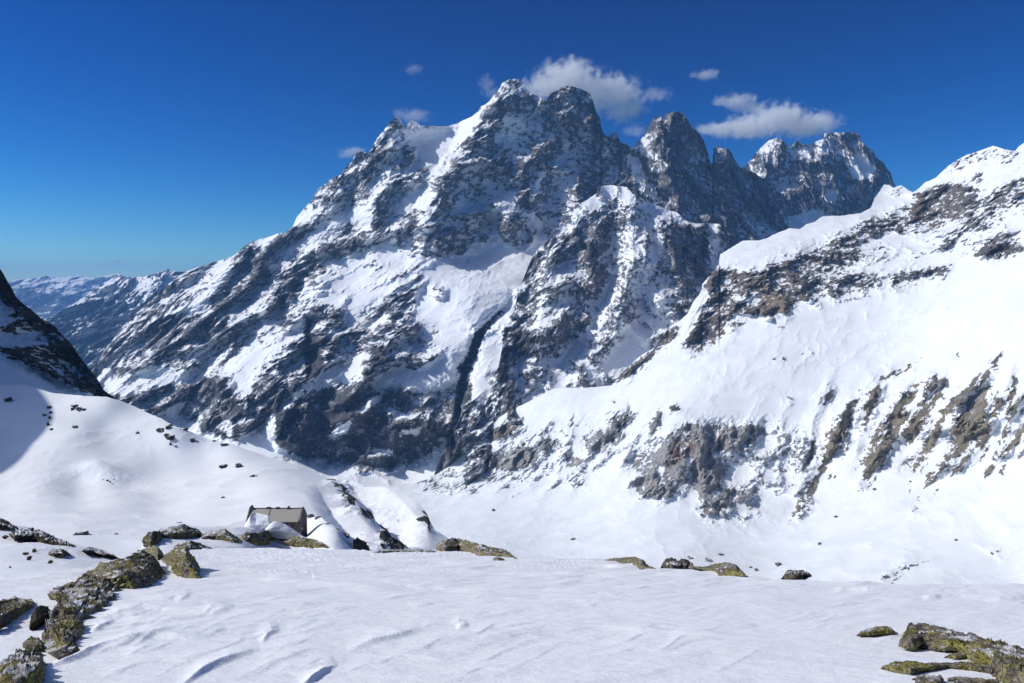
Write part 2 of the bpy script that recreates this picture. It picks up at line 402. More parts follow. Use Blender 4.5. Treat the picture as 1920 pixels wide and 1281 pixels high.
# ================================================================== MAIN MASSIF
rel = np.zeros((MH, MW))
def rl(k, pts, wl, wr, a, a2=None, pw=1.0): ridgeline(rel, Z(k, pts) if k else pts, wl, wr, a, a2, pw)
rl(0, [(960, 150), (930, 190), (900, 225), (870, 280), (843, 320), (815, 360), (795, 400), (800, 450), (785, 500)], 26, 75, 190, 120)
rl(2, [(1390, 150), (1400, 300), (1480, 420), (1560, 450), (1680, 570), (1770, 700), (1760, 800), (1640, 980)], 40, 28, 60, 150)
rl(2, [(1570, 660), (1500, 760), (1470, 880), (1540, 1000)], 24, 30, 80)
rl(2, [(1290, 820), (1350, 900), (1400, 1000), (1440, 1090)], 40, 40, 90)
rl(2, [(1000, 780), (1080, 880), (1200, 960), (1230, 1060)], 40, 26, 70)
rl(2, [(1150, 700), (1200, 860), (1280, 1000)], 16, 22, -90)
rl(2, [(1440, 800), (1480, 920), (1580, 1040)], 16, 16, -90)
rl(2, [(1570, 270), (1640, 420), (1720, 600), (1850, 800)], 30, 24, -130)
rl(3, [(260, 245), (330, 400), (420, 560), (600, 800)], 45, 35, 130)
rl(2, [(730, 360), (700, 470), (710, 600), (690, 720), (600, 840), (610, 1000)], 45, 22, 120)
rl(2, [(510, 560), (480, 700), (400, 800), (330, 960)], 30, 26, 70)
rl(2, [(840, 860), (740, 950), (700, 1080)], 40, 14, 60)
rl(2, [(480, 950), (420, 1000), (300, 1130)], 45, 14, 60)
rl(2, [(940, 860), (920, 1000), (860, 1130)], 40, 50, 60)
rl(1, [(1400, 180), (1300, 300), (1200, 480), (880, 590), (700, 740), (560, 850)], 30, 18, 90)
rl(1, [(1420, 200), (1540, 340), (1560, 470), (1440, 600)], 60, 16, 110)
rl(1, [(1620, 200), (1700, 390), (1620, 480), (1480, 620), (1300, 720), (1130, 900), (1000, 1000)], 26, 40, -190)
rl(1, [(1900, 300), (1650, 470), (1500, 600), (1340, 700), (1120, 930)], 8, 60, 60)
rl(1, [(1140, 640), (980, 860), (700, 880)], 60, 16, 70)
rl(5, [(290, 320), (290, 420), (300, 560), (310, 700)], 10, 22, -130)
rl(5, [(200, 200), (100, 300), (0, 460)], 30, 12, 60)
rl(5, [(260, 480), (170, 560), (70, 600)], 30, 10, 60)
rl(5, [(150, 640), (60, 700), (0, 740)], 40, 14, 60)
rl(5, [(890, 190), (750, 250), (640, 350), (540, 430), (505, 520)], 70, 12, 90)
rl(5, [(890, 350), (720, 500), (700, 600), (650, 700), (560, 760)], 50, 12, 100)
rl(5, [(900, 400), (820, 620)], 26, 9, 50)
rl(5, [(1020, 170), (1010, 240)], 20, 26, 45)
rl(5, [(1440, 170), (1440, 250), (1330, 360), (1250, 430), (1240, 500), (1160, 640), (1150, 800), (1130, 950), (1040, 1080)], 9, 11, -60, -150)
rl(5, [(700, 740), (620, 860), (430, 1140)], 40, 16, 80)
rl(5, [(330, 850), (190, 1090)], 26, 12, 80)
rl(5, [(220, 840), (95, 1030)], 22, 10, 60)
rl(5, [(1000, 760), (880, 920), (640, 1180)], 60, 30, 80)
rl(5, [(1060, 880), (960, 1040), (780, 1190)], 40, 20, 60)
rl(5, [(100, 860), (0, 1000)], 18, 18, -50)
rl(1, [(1230, 900), (1150, 1060), (1060, 1150)], 30, 12, 70)
rl(1, [(1320, 1010), (1400, 1100), (1340, 1250)], 30, 16, 60)
blob(rel, 905, 470, 80, 40, -160); blob(rel, 805, 262, 55, 30, -110); blob(rel, 880, 560, 60, 60, 70)
rho = np.full((MH, MW), .66)
P = paint
rho = P(rho, Z(2, [(300, 740), (700, 400), (740, 700), (560, 860), (150, 970)]), .6, 4)
rho = P(rho, Z(2, [(760, 700), (1000, 640), (1060, 600), (940, 860), (860, 1100), (860, 1281), (400, 1281), (460, 1180), (700, 1000), (800, 850)]), .45, 6)
rho = P(rho, Z(5, [(250, 180), (500, 0), (900, 0), (900, 150), (760, 220), (560, 380), (500, 300), (350, 230), (260, 300)]), .24, 4)
rho = P(rho, Z(2, [(300, 1080), (480, 940), (490, 1080), (420, 1130), (300, 1130)]), .93, 1)
rho = P(rho, Z(2, [(760, 960), (830, 860), (860, 960), (800, 1000)]), .93, 1)
rho = P(rho, Z(2, [(200, 1240), (430, 1090), (440, 1120), (260, 1281), (190, 1281)]), .85, 1)
rho = P(rho, Z(2, [(0, 1080), (150, 990), (260, 1000), (210, 1070), (60, 1120), (100, 1281), (0, 1281)]), .9, 2)
rho = P(rho, Z(2, [(1200, 330), (1340, 170), (1440, 160), (1580, 290), (1640, 440), (1720, 640), (1790, 720), (1740, 820), (1600, 1000), (1560, 1020), (1330, 1060), (1240, 1050), (1150, 1070), (1130, 1130), (930, 1220), (860, 1240), (930, 860), (1000, 680), (1060, 560)]), .74, 3)
rho = P(rho, Z(2, [(1360, 300), (1440, 290), (1460, 400), (1400, 520), (1340, 480), (1280, 500), (1330, 400)]), .5, 3)
rho = P(rho, Z(2, [(1620, 580), (1680, 570), (1780, 720), (1680, 780), (1660, 860), (1610, 720)]), .45, 2)
rho = P(rho, Z(2, [(1180, 800), (1260, 860), (1400, 780), (1440, 900), (1300, 960), (1290, 1010), (1250, 930)]), .3, 3)
rho = P(rho, Z(2, [(1500, 760), (1560, 660), (1580, 670), (1520, 770)]), .05, 1)
rho = P(rho, Z(2, [(1280, 490), (1330, 400), (1340, 430), (1300, 500)]), .05, 1)
rho = P(rho, Z(2, [(1460, 860), (1490, 900), (1560, 990), (1570, 1030), (1520, 990), (1450, 900)]), .05, 1)
rho = P(rho, Z(2, [(1580, 290), (1620, 300), (1700, 460), (1700, 560), (1640, 480)]), .3, 1)
rho = P(rho, Z(2, [(1580, 260), (1700, 180), (1820, 220), (1900, 460), (1920, 700), (1760, 680), (1680, 420)]), .8, 2)
rho = P(rho, Z(2, [(610, 830), (600, 880), (540, 1000), (470, 940), (330, 990), (290, 1060), (240, 1100), (160, 1110), (100, 1130), (50, 1140), (120, 1080), (220, 1030), (310, 970), (420, 910), (520, 860)]), .02, 1)
rho = P(rho, Z(2, [(490, 960), (600, 900), (590, 1010), (520, 1000)]), .15, 1)
rho = P(rho, Z(2, [(820, 820), (920, 790), (930, 800), (860, 850)]), .04, 1)
rho = P(rho, Z(2, [(160, 920), (330, 860), (420, 840), (300, 930), (180, 980)]), .2, 2)
rho = P(rho, Z(2, [(740, 430), (820, 405), (1020, 410), (1130, 355), (1195, 320), (1200, 370), (1130, 450), (1080, 540), (1030, 600), (1000, 640), (870, 635), (740, 705), (750, 680), (870, 600), (990, 530), (850, 595), (850, 520), (790, 500), (770, 460)]), .0, 1)
rho = P(rho, Z(2, [(700, 440), (760, 450), (790, 510), (740, 600), (720, 560)]), .3, 2)
rho = P(rho, Z(2, [(1280, 980), (1330, 1060), (1430, 1100), (1540, 1020), (1600, 1050), (1600, 1281), (870, 1281), (900, 1230), (1000, 1160), (1120, 1130), (1160, 1070), (1240, 1060)]), .0, 1)
rho = P(rho, Z(5, [(920, 30), (1100, 0), (1700, 0), (1500, 130), (1440, 280), (1380, 330), (1270, 380), (1250, 440), (1170, 590), (1130, 650), (1130, 720), (1000, 760), (700, 740), (680, 700), (720, 640), (820, 640), (900, 640), (1040, 560), (950, 530), (960, 450), (900, 370), (870, 230), (930, 170)]), .0, 1)
rho = P(rho, Z(5, [(940, 440), (1000, 420), (1050, 470), (1030, 540), (960, 500)]), .5, 2)
rho = P(rho, Z(5, [(1000, 160), (1030, 180), (1040, 240), (1000, 240)]), .7, 1)
rho = P(rho, Z(5, [(890, 340), (900, 400), (880, 560), (820, 620), (780, 520), (700, 640), (620, 660), (480, 640), (460, 560), (540, 420), (640, 340), (760, 230), (860, 200), (900, 250)]), .6, 2)
rho = P(rho, Z(5, [(870, 190), (880, 230), (760, 290), (640, 360), (560, 420), (510, 510), (510, 440), (620, 320), (750, 230)]), .95, 1)
rho = P(rho, Z(5, [(720, 480), (700, 600), (660, 700), (590, 760), (600, 640), (680, 520)]), .95, 1)
rho = P(rho, Z(5, [(1700, 0), (1480, 180), (1410, 370), (1380, 500), (1500, 700), (1300, 820), (1200, 830), (1230, 720), (1200, 680), (1260, 530), (1300, 430), (1420, 290), (1460, 200)]), .03, 1)
rho = P(rho, Z(5, [(1260, 900), (1240, 1000), (1280, 860)]), .1, 1)
rho = P(rho, Z(5, [(1380, 290), (1400, 310), (1290, 440), (1230, 600), (1190, 700), (1220, 790), (1150, 900), (1120, 800), (1140, 640), (1220, 500), (1230, 420), (1330, 340)]), .99, 0)
rho = P(rho, Z(5, [(700, 735), (800, 750), (1000, 770), (1140, 725), (1160, 870), (1120, 950), (1000, 1100), (900, 1180), (780, 1205), (620, 1200), (430, 1190), (370, 1160), (180, 1110), (80, 1040), (130, 880), (200, 830), (400, 740), (600, 720)]), .9, 1)
rho = P(rho, Z(5, [(560, 880), (700, 790), (720, 820), (600, 880)]), .15, 1)
rho = P(rho, Z(5, [(400, 1030), (480, 950), (560, 900), (520, 970), (430, 1030)]), .15, 1)
rho = P(rho, Z(5, [(800, 990), (940, 960), (900, 1000), (830, 1010)]), .1, 1)
rho = P(rho, Z(5, [(720, 850), (860, 880), (1000, 900), (900, 930), (760, 900)]), .4, 1)
rho = P(rho, Z(5, [(640, 1100), (760, 1100), (770, 1120), (660, 1130)]), .1, 1)
rho = P(rho, Z(5, [(180, 810), (130, 850), (180, 780), (300, 700), (400, 640), (620, 620), (600, 690), (400, 740), (270, 780)]), .05, 1)
rho = P(rho, Z(5, [(280, 330), (300, 420), (340, 480), (380, 600), (310, 700), (280, 690), (290, 560), (260, 480)]), .97, 0)  # vertical shadow in the dark couloir, painted in as rock cover
rho = P(rho, Z(5, [(180, 560), (270, 480), (290, 720), (190, 780)]), .85, 1)
rho = P(rho, Z(1, [(1290, 300), (1330, 330), (1250, 410), (1170, 490), (1160, 560), (1040, 570), (900, 580), (920, 550), (1030, 510), (1150, 430), (1230, 340)]), .02, 1)
rho = P(rho, Z(1, [(1400, 180), (1560, 260), (1700, 400), (1620, 470), (1500, 600), (1350, 520), (1200, 560), (1180, 480), (1330, 330)]), .88, 1)
rho = P(rho, Z(1, [(1280, 580), (1370, 560), (1380, 610), (1290, 640)]), .03, 1)
rho = P(rho, Z(1, [(1390, 530), (1500, 530), (1490, 570), (1400, 570)]), .1, 1)
rho = P(rho, Z(1, [(890, 590), (1160, 560), (1200, 640), (1400, 640), (1400, 700), (1280, 720), (1100, 740), (960, 860), (680, 890), (760, 800), (850, 620)]), .83, 1)
rho = P(rho, Z(1, [(560, 860), (660, 700), (800, 560), (1060, 350), (940, 560), (860, 640), (800, 720), (660, 880)]), .55, 3)
rho = P(rho, Z(1, [(640, 960), (860, 850), (1000, 880), (1120, 870), (1320, 720), (1345, 685), (1240, 830), (1120, 940), (1000, 960), (850, 980), (720, 1020), (690, 1035), (560, 960), (540, 880), (620, 870)]), .04, 1)
rho = P(rho, Z(1, [(1120, 940), (1340, 790), (1480, 730), (1640, 640), (1720, 540), (1730, 600), (1680, 700), (1600, 760), (1520, 830), (1420, 970), (1340, 1060), (1300, 1010), (1280, 900)]), .1, 2)
rho = P(rho, Z(1, [(700, 1035), (860, 980), (1020, 960), (1100, 950), (1230, 900), (1290, 1000), (1340, 1080), (1400, 1100), (1520, 1040), (1600, 1000), (1620, 1040), (1540, 1130), (1340, 1281), (1180, 1240), (1000, 1160), (900, 1140)]), .82, 1)
rho = P(rho, Z(1, [(900, 1120), (1030, 1060), (1040, 1090), (990, 1150)]), .08, 1)
rho = P(rho, Z(1, [(1250, 1160), (1330, 1180), (1300, 1260), (1240, 1220)]), .1, 1)
rho = P(rho, Z(1, [(1420, 970), (1540, 840), (1620, 800), (1640, 1000), (1500, 1060)]), .72, 1)
rho = P(rho, Z(1, [(1000, 1160), (1180, 1240), (1340, 1281), (1560, 1125), (1545, 1270), (1600, 1400), (900, 1400), (800, 1180)]), .0, 1)
rho = P(rho, [(507, 830), (540, 852), (605, 872), (640, 882), (740, 886), (815, 848), (830, 830), (838, 880), (830, 960), (400, 960), (400, 820), (480, 845)], .0, 1)
rho = P(rho, [(925, 190), (940, 140), (985, 140), (1010, 190), (975, 215), (940, 215)], .88, 2)
rho = P(rho, [(1028, 200), (1040, 150), (1110, 150), (1125, 215), (1090, 225)], .84, 2)
C = gcol((.095, .098, .11)); rho = np.where(rho > .08, rho-.14*(rho < .9), rho)
pcol(C, Z(2, [(1100, 300), (1400, 100), (1920, 100), (1920, 900), (1500, 1200), (860, 1281), (900, 900)]), (.135, .13, .135), 8)
main_top = [(150, 730), (175, 690), (200, 652), (240, 600), (265, 580), (300, 547), (330, 520), (350, 509), (380, 498), (430, 483), (440, 478), (455, 465), (470, 453), (490, 448), (500, 446), (520, 438), (533, 437), (545, 428), (550, 423), (556, 408), (563, 400), (580, 380), (587, 374), (590, 363), (600, 351), (606, 349), (618, 337), (625, 333),
            (640, 328), (645, 318), (652, 309), (660, 303), (663, 296), (668, 286), (678, 284), (690, 288), (697, 280), (702, 268), (707, 260), (712, 254), (718, 247), (724, 238), (731, 230), (736, 226), (743, 219), (750, 222), (753, 227), (758, 236), (765, 232), (773, 226), (780, 229), (789, 236), (840, 237), (856, 232), (870, 225), (887, 217), (898, 208), (901, 200), (909, 197),
            (917, 190), (925, 180), (933, 170), (938, 165), (941, 156), (948, 152), (953, 148), (960, 150), (965, 147), (972, 149), (979, 154), (983, 163), (988, 168), (993, 175), (1002, 177), (1010, 180), (1018, 186), (1023, 190), (1030, 178), (1037, 173), (1048, 168), (1052, 163), (1065, 161), (1075, 163), (1082, 165), (1094, 169), (1100, 172), (1107, 177),
            (1110, 184), (1115, 200), (1119, 215), (1125, 220), (1127, 240), (1131, 249), (1135, 254), (1142, 257), (1145, 251), (1149, 250), (1153, 245), (1157, 251), (1160, 258), (1163, 268), (1175, 270), (1185, 281), (1200, 310), (1230, 350), (1260, 400), (1290, 450)]
main_bot = [(150, 800), (240, 850), (400, 900), (520, 930), (700, 960), (860, 940), (960, 900), (1050, 760), (1290, 620)]
Yc = [(150, 730, 4000), (150, 800, 3400), (240, 850, 2950), (230, 745, 3500), (200, 652, 4150), (265, 580, 4350), (350, 509, 4450), (430, 483, 4450), (550, 425, 4350), (350, 800, 3250), (430, 840, 2900), (500, 840, 2850), (520, 930, 2500), (700, 960, 2350), (860, 940, 2400), (740, 885, 2720), (620, 880, 2740),
      (857, 722, 2880), (713, 728, 2880), (560, 750, 2950), (820, 850, 2700), (900, 600, 3250), (900, 480, 3780), (960, 540, 3480), (960, 150, 4650), (840, 238, 4650), (860, 300, 4350), (743, 219, 4550), (600, 351, 4450), (660, 420, 4150), (600, 560, 3650), (500, 600, 3600), (400, 590, 3800), (380, 700, 3450), (700, 600, 3400), (780, 400, 4000), (780, 540, 3550),
      (1065, 161, 4750), (1150, 255, 4800), (1290, 450, 4300), (1010, 460, 3950), (1030, 400, 4150), (1040, 300, 4450), (930, 330, 4250), (930, 700, 2950), (960, 900, 2400), (1050, 760, 2800), (1290, 620, 3500)]
o = layer("mountain", M_mtn, main_top, main_bot, rbf(Yc, 50), 1000, 760, relief=rel, rho=rho, color=C, amp=130, nscale=270, fw=(.7, .34, .7), jag=1.5, stretch=(math.radians(42), 1.4), seed=0.0, warp=5, rockstep=6)
tag(o, "highest massif in the middle with pointed summit, domed top and hanging glacier", "mountain", kind='structure')

# ================================================================== SPUR IN FRONT OF THE MASSIF
rel = np.zeros((MH, MW))
rl(6, [(720, -150), (745, 0), (750, 200), (735, 400), (690, 560), (560, 700), (430, 860), (380, 1000)], 40, 34, -75)
rl(6, [(440, 120), (430, 200), (400, 400), (330, 600), (300, 800)], 34, 70, 120)
rl(6, [(840, -130), (850, 0), (860, 200), (860, 340), (760, 540), (640, 700)], 26, 40, 130)
rl(6, [(1020, 0), (1050, 140), (960, 330), (1080, 540)], 50, 50, 120)
rl(6, [(740, 560), (960, 740)], 16, 12, 60)
rl(6, [(1000, 450), (1120, 560)], 22, 16, 60)
rl(6, [(880, 250), (890, 400), (950, 600)], 18, 18, -50)
rl(6, [(1290, 60), (1250, 250), (1220, 450)], 20, 12, -60)
rl(6, [(150, 700), (100, 1000)], 30, 30, 60)
rl(5, [(1300, 700), (1280, 900), (1240, 1000)], 14, 20, -60)
rho = np.full((MH, MW), .50)
rho = P(rho, Z(6, [(280, 280), (340, 240), (330, 500), (300, 800), (180, 830), (120, 780), (150, 600), (200, 500)]), .74, 2)
rho = P(rho, Z(6, [(340, 250), (420, 140), (430, 200), (400, 450), (340, 600), (330, 400)]), .36, 3)
rho = P(rho, Z(6, [(430, 130), (560, 80), (700, 50), (740, 200), (580, 280), (540, 310), (420, 290)]), .78, 2)
rho = P(rho, Z(6, [(420, 290), (560, 300), (640, 250), (720, 280), (730, 380), (660, 480), (560, 680), (440, 820), (330, 780), (380, 560)]), .6, 3)
rho = P(rho, Z(6, [(750, -150), (860, -150), (1020, 0), (1060, 200), (940, 400), (1080, 560), (950, 740), (760, 960), (420, 980), (400, 900), (560, 740), (680, 560), (740, 420), (750, 200)]), .33, 3)
rho = P(rho, Z(6, [(400, 150), (520, 0), (640, -100), (690, -160), (820, -150), (840, -80), (720, -40), (600, 40), (450, 110)]), .14, 2)
rho = P(rho, Z(6, [(1040, 20), (1260, 100), (1300, 300), (1200, 500), (1150, 580), (1000, 450), (940, 380), (1050, 200)]), .72, 3)
rho = P(rho, Z(6, [(700, 470), (660, 590), (560, 690), (460, 800), (390, 850), (430, 870), (560, 760), (670, 640), (740, 440), (740, 280)]), .0, 1)
rho = P(rho, Z(6, [(600, 840), (780, 800), (760, 900), (640, 960)]), .08, 3)
rho = P(rho, Z(6, [(740, 550), (780, 570), (960, 730), (940, 760), (860, 700)]), .1, 1)
rho = P(rho, Z(6, [(1290, 60), (1330, 70), (1350, 200), (1320, 300), (1290, 200)]), .15, 1)
rho = P(rho, Z(5, [(1260, 720), (1330, 700), (1300, 830), (1280, 940), (1230, 1000), (1230, 850)]), .12, 2)
rho = P(rho, Z(5, [(1030, 1080), (1100, 1000), (1250, 1000), (1250, 1060), (1080, 1180), (1030, 1160)]), .72, 2)
spur_top = [(800, 905), (815, 885), (825, 862), (832, 840), (845, 815), (855, 798), (868, 775), (880, 757), (895, 745), (908, 732), (920, 705), (935, 688), (940, 660), (948, 625), (952, 607), (962, 590), (967, 567), (978, 530), (993, 493), (1005, 470), (1022, 455), (1040, 432), (1058, 408), (1070, 395), (1090, 382), (1105, 372), (1118, 363), (1127, 349), (1150, 347),
            (1163, 350), (1175, 351), (1185, 362), (1200, 371), (1225, 382), (1250, 392), (1270, 399), (1288, 414), (1305, 420), (1323, 418), (1350, 421), (1362, 445), (1380, 470), (1400, 500)]
o = layer("mountain", M_mtn, spur_top, [(800, 960), (900, 900), (1050, 800), (1200, 760), (1400, 640)], rbf([(800, 905, 2620), (800, 960, 2500), (880, 757, 2800), (900, 900, 2500), (940, 655, 3050), (993, 493, 3560), (1127, 350, 3800), (1175, 351, 3820), (1270, 400, 3750), (1350, 421, 3750), (1400, 500, 3600), (1050, 800, 2550), (1040, 720, 2780), (1160, 700, 2850), (1200, 760, 2650), (1400, 640, 3000),
      (1200, 550, 3200), (1060, 560, 3180), (1300, 560, 3200), (980, 700, 2860)], 50), 560, 560, relief=rel, rho=rho, color=(.135, .13, .135), amp=90, nscale=170, fw=(.7, .34, .7), stretch=(math.radians(72), 1.8), jag=2.0, seed=7.7, warp=4, rockstep=5)
tag(o, "rock and snow spur standing in front of the high massif, right of the hanging glacier basin", "mountain", kind='structure')

# ================================================================== RIGHT MOUNTAIN AND VALLEY FLOOR
M_right = terrain_mat("right_slope_surface", 3.5, fine=.26, edge=.1, dust=.35, snowcol=(.79, .815, .85))
rel = np.zeros((MH, MW)); rugm = np.zeros((MH, MW))
for ln, wl, wr, a in [([(1857, 672), (1843, 700), (1790, 760), (1745, 830), (1710, 900)], 30, 14, 26), ([(1760, 690), (1740, 740), (1700, 800), (1650, 870), (1625, 905)], 26, 14, 26), ([(1720, 722), (1680, 770), (1650, 830), (1620, 890)], 20, 12, 16),
                      ([(1650, 705), (1635, 740), (1620, 800), (1600, 860)], 26, 14, 24), ([(1607, 742), (1575, 785), (1545, 860), (1500, 945)], 24, 12, 24), ([(1570, 722), (1540, 760), (1518, 800), (1530, 840)], 20, 10, 20), ([(1850, 730), (1830, 790), (1780, 860), (1730, 920)], 24, 12, 24),
                      ([(1905, 660), (1890, 720), (1865, 790), (1840, 840), (1790, 890)], 20, 12, 24), ([(1935, 700), (1910, 760), (1880, 820)], 20, 12, 20), ([(1775, 690), (1765, 720), (1768, 745)], 10, 8, 12)]:
    ridgeline(rel, ln, wl*1.2, wr*1.6, a*.6)
ridgeline(rel, Z(8, [(1320, 150), (1330, 230), (1260, 330), (1210, 440)]), 8, 14, -22)
ridgeline(rel, Z(8, [(1020, 220), (980, 350)]), 6, 8, -10)
ridgeline(rel, Z(7, [(740, 780), (730, 880), (680, 950)]), 6, 10, -14)
ridgeline(rel, Z(8, [(1640, 290), (1620, 500), (1560, 690)]), 60, 30, 30)
ridgeline(rel, Z(7, [(40, 800), (110, 900), (130, 1180)]), 30, 60, 25)
ridgeline(rel, Z(4, [(1400, 500), (1250, 640), (900, 720), (700, 860), (400, 1010), (0, 1180)]), 70, 30, 20)
ridgeline(rel, Z(6, [(1900, 200), (1640, 300), (1340, 320), (1240, 500), (1120, 740)]), 60, 30, 26)
blob(rel, 1330, 690, 110, 26, 6)
rho = np.full((MH, MW), .0)
for k, pts, val, sf in [
    (4, [(1100, 560), (1300, 480), (1540, 320), (1720, 270), (1920, 300), (1920, 1000), (1500, 1000), (1300, 1150), (900, 1200), (800, 1281), (200, 1281), (200, 1040), (600, 900), (900, 720)], .16, 3),
    (4, [(1440, 430), (1540, 420), (1640, 350), (1700, 350), (1660, 420), (1540, 470), (1340, 510), (1250, 560)], .02, 2),
    (4, [(1680, 440), (1920, 400), (1920, 470), (1690, 560), (1640, 540)], .01, 1),
    (4, [(1200, 580), (1350, 520), (1560, 520), (1620, 560), (1590, 640), (1500, 760), (1420, 780), (1320, 840), (1200, 790), (1110, 700), (1180, 640)], .82, 2),
    (4, [(1480, 800), (1570, 640), (1700, 600), (1920, 480), (1920, 640), (1800, 720), (1700, 800), (1620, 850), (1500, 980), (1400, 1000), (1330, 900)], .5, 3),
    (4, [(1580, 990), (1700, 870), (1790, 830), (1880, 900), (1920, 930), (1920, 970), (1740, 1030), (1640, 1000)], .75, 1),
    (4, [(1700, 600), (1920, 480), (1920, 590), (1720, 640)], .8, 2),
    (4, [(1420, 380), (1540, 320), (1700, 270), (1920, 300), (1900, 350), (1740, 340), (1600, 390), (1560, 360), (1450, 420)], .38, 2),
    (4, [(1560, 480), (1640, 420), (1690, 450), (1640, 510)], .5, 1),
    (4, [(920, 660), (980, 560), (1050, 530), (1150, 560), (1100, 590)], .3, 1),
    (4, [(100, 1120), (250, 1060), (400, 1050), (560, 930), (700, 860), (820, 800), (900, 730), (1100, 700), (1180, 800), (1150, 860), (1000, 850), (950, 960), (850, 1000), (800, 1060), (780, 1130), (960, 1140), (930, 1200), (780, 1260), (400, 1290), (0, 1290), (0, 1180)], .66, 2),
    (4, [(780, 880), (1000, 850), (960, 940), (860, 980)], .3, 2),
    (4, [(820, 880), (1020, 920), (1030, 960), (900, 1000)], .5, 1),
    (4, [(1010, 1190), (1080, 1110), (1280, 1070), (1430, 1060), (1380, 1130), (1250, 1180), (1060, 1220)], .6, 1),
    (6, [(1300, 310), (1560, 330), (1640, 290), (1920, 190), (1920, 490), (1780, 500), (1740, 560), (1600, 580), (1440, 560), (1380, 600), (1380, 680), (1300, 750), (1220, 790), (1140, 760), (1200, 640), (1280, 500), (1310, 440), (1240, 440), (1260, 380)], .78, 1),
    (6, [(1440, 470), (1570, 440), (1590, 330), (1560, 510), (1440, 500)], .2, 1),
    (6, [(1580, 410), (1740, 480), (1740, 560), (1600, 580), (1570, 500)], .97, 1),
    (6, [(1080, 640), (1150, 620), (1060, 740), (980, 790), (900, 880), (760, 965), (735, 965), (820, 860), (960, 780), (1010, 700)], .8, 1),
    (6, [(1380, 610), (1480, 600), (1500, 630), (1400, 640)], .6, 1),
    (6, [(1780, 810), (1870, 770), (1900, 780), (1800, 830)], .2, 1), (6, [(1620, 600), (1660, 590), (1660, 605)], .9, 0), (6, [(1670, 640), (1720, 640), (1700, 655)], .7, 0), (6, [(1630, 810), (1660, 810), (1650, 825)], .9, 0), (6, [(1685, 820), (1725, 815), (1710, 835)], .9, 0),
    (6, [(1060, 1090), (1100, 1070), (1130, 1100), (1080, 1112)], .95, 0), (6, [(1725, 1035), (1760, 1030), (1755, 1055), (1730, 1050)], .95, 0), (6, [(740, 1060), (765, 1055), (755, 1072)], .9, 0),
    (8, [(700, 300), (1000, 260), (1300, 200), (1400, 260), (1400, 500), (1240, 450), (1100, 640), (960, 640), (500, 640), (300, 680), (60, 650), (180, 600), (400, 500)], .24, 3),
    (8, [(730, 245), (700, 310), (560, 380), (440, 445), (380, 470), (450, 390), (560, 310), (640, 265)], .97, 0),
    (8, [(380, 565), (420, 500), (500, 470), (620, 440), (720, 415), (820, 440), (790, 500), (700, 545), (560, 540), (440, 565)], .9, 1),
    (8, [(820, 350), (930, 380), (930, 430), (840, 450), (800, 400)], .8, 1), (8, [(960, 470), (1040, 470), (1060, 500), (1000, 530), (960, 520)], .95, 0),
    (8, [(1200, 260), (1330, 210), (1340, 240), (1280, 310), (1240, 400), (1200, 450), (1080, 440), (1060, 360), (1150, 320), (1210, 310)], .72, 1),
    (8, [(1430, 340), (1440, 260), (1500, 180), (1500, 260), (1470, 330)], .75, 1),
    (8, [(580, 600), (640, 620), (710, 630), (700, 650), (620, 655)], .6, 1), (8, [(200, 610), (300, 620), (320, 650), (230, 655)], .75, 1), (8, [(150, 600), (190, 590), (200, 615), (160, 620)], .7, 1), (8, [(420, 650), (460, 640), (470, 665), (430, 680)], .8, 0), (8, [(250, 560), (330, 530), (350, 570), (260, 590)], .7, 1),
    (8, [(520, 590), (570, 590), (560, 610)], .9, 0), (8, [(970, 605), (1040, 600), (1040, 630), (1000, 630)], .7, 1),
    (8, [(1280, 520), (1400, 440), (1420, 370), (1500, 360), (1560, 330), (1640, 290), (1720, 300), (1730, 390), (1920, 320), (1920, 400), (1780, 460), (1780, 540), (1700, 650), (1640, 600), (1560, 700), (1490, 700), (1370, 690), (1320, 610), (1400, 570)], .84, 1),
    (8, [(1480, 520), (1530, 520), (1500, 620), (1470, 560)], .1, 1), (8, [(1640, 470), (1680, 470), (1670, 630), (1640, 590)], .1, 1), (8, [(1400, 420), (1560, 330), (1540, 380), (1420, 470)], .3, 1),
    (8, [(1680, 480), (1780, 470), (1900, 560), (1860, 640), (1820, 700), (1740, 740), (1690, 640)], .85, 1),
    (7, [(130, 700), (460, 690), (740, 780), (700, 980), (560, 1090), (300, 1240), (100, 1230), (250, 960)], .27, 3),
    (7, [(0, 710), (130, 705), (300, 720), (460, 720), (480, 750), (420, 800), (330, 830), (200, 860), (60, 880), (0, 900)], .76, 1),
    (7, [(60, 880), (150, 870), (250, 960), (160, 1100), (100, 1110), (60, 1050)], .92, 1), (7, [(110, 1150), (240, 1080), (300, 1060), (250, 1200), (150, 1215), (100, 1190)], .88, 1),
    (7, [(260, 1150), (350, 1100), (380, 1120), (280, 1180)], .9, 0), (7, [(350, 1170), (450, 1140), (430, 1180), (360, 1190)], .8, 0), (7, [(320, 1080), (420, 1050), (440, 1080), (360, 1110)], .9, 0), (7, [(500, 960), (600, 940), (600, 970), (520, 980)], .8, 1), (7, [(800, 1000), (860, 990), (850, 1020), (810, 1025)], .8, 0),
    (7, [(300, 1240), (380, 1220), (370, 1240), (310, 1250)], .7, 0), (7, [(690, 900), (740, 790), (745, 880), (670, 970), (650, 980)], .8, 0)]:
    rho = P(rho, Z(k, pts), val, sf)
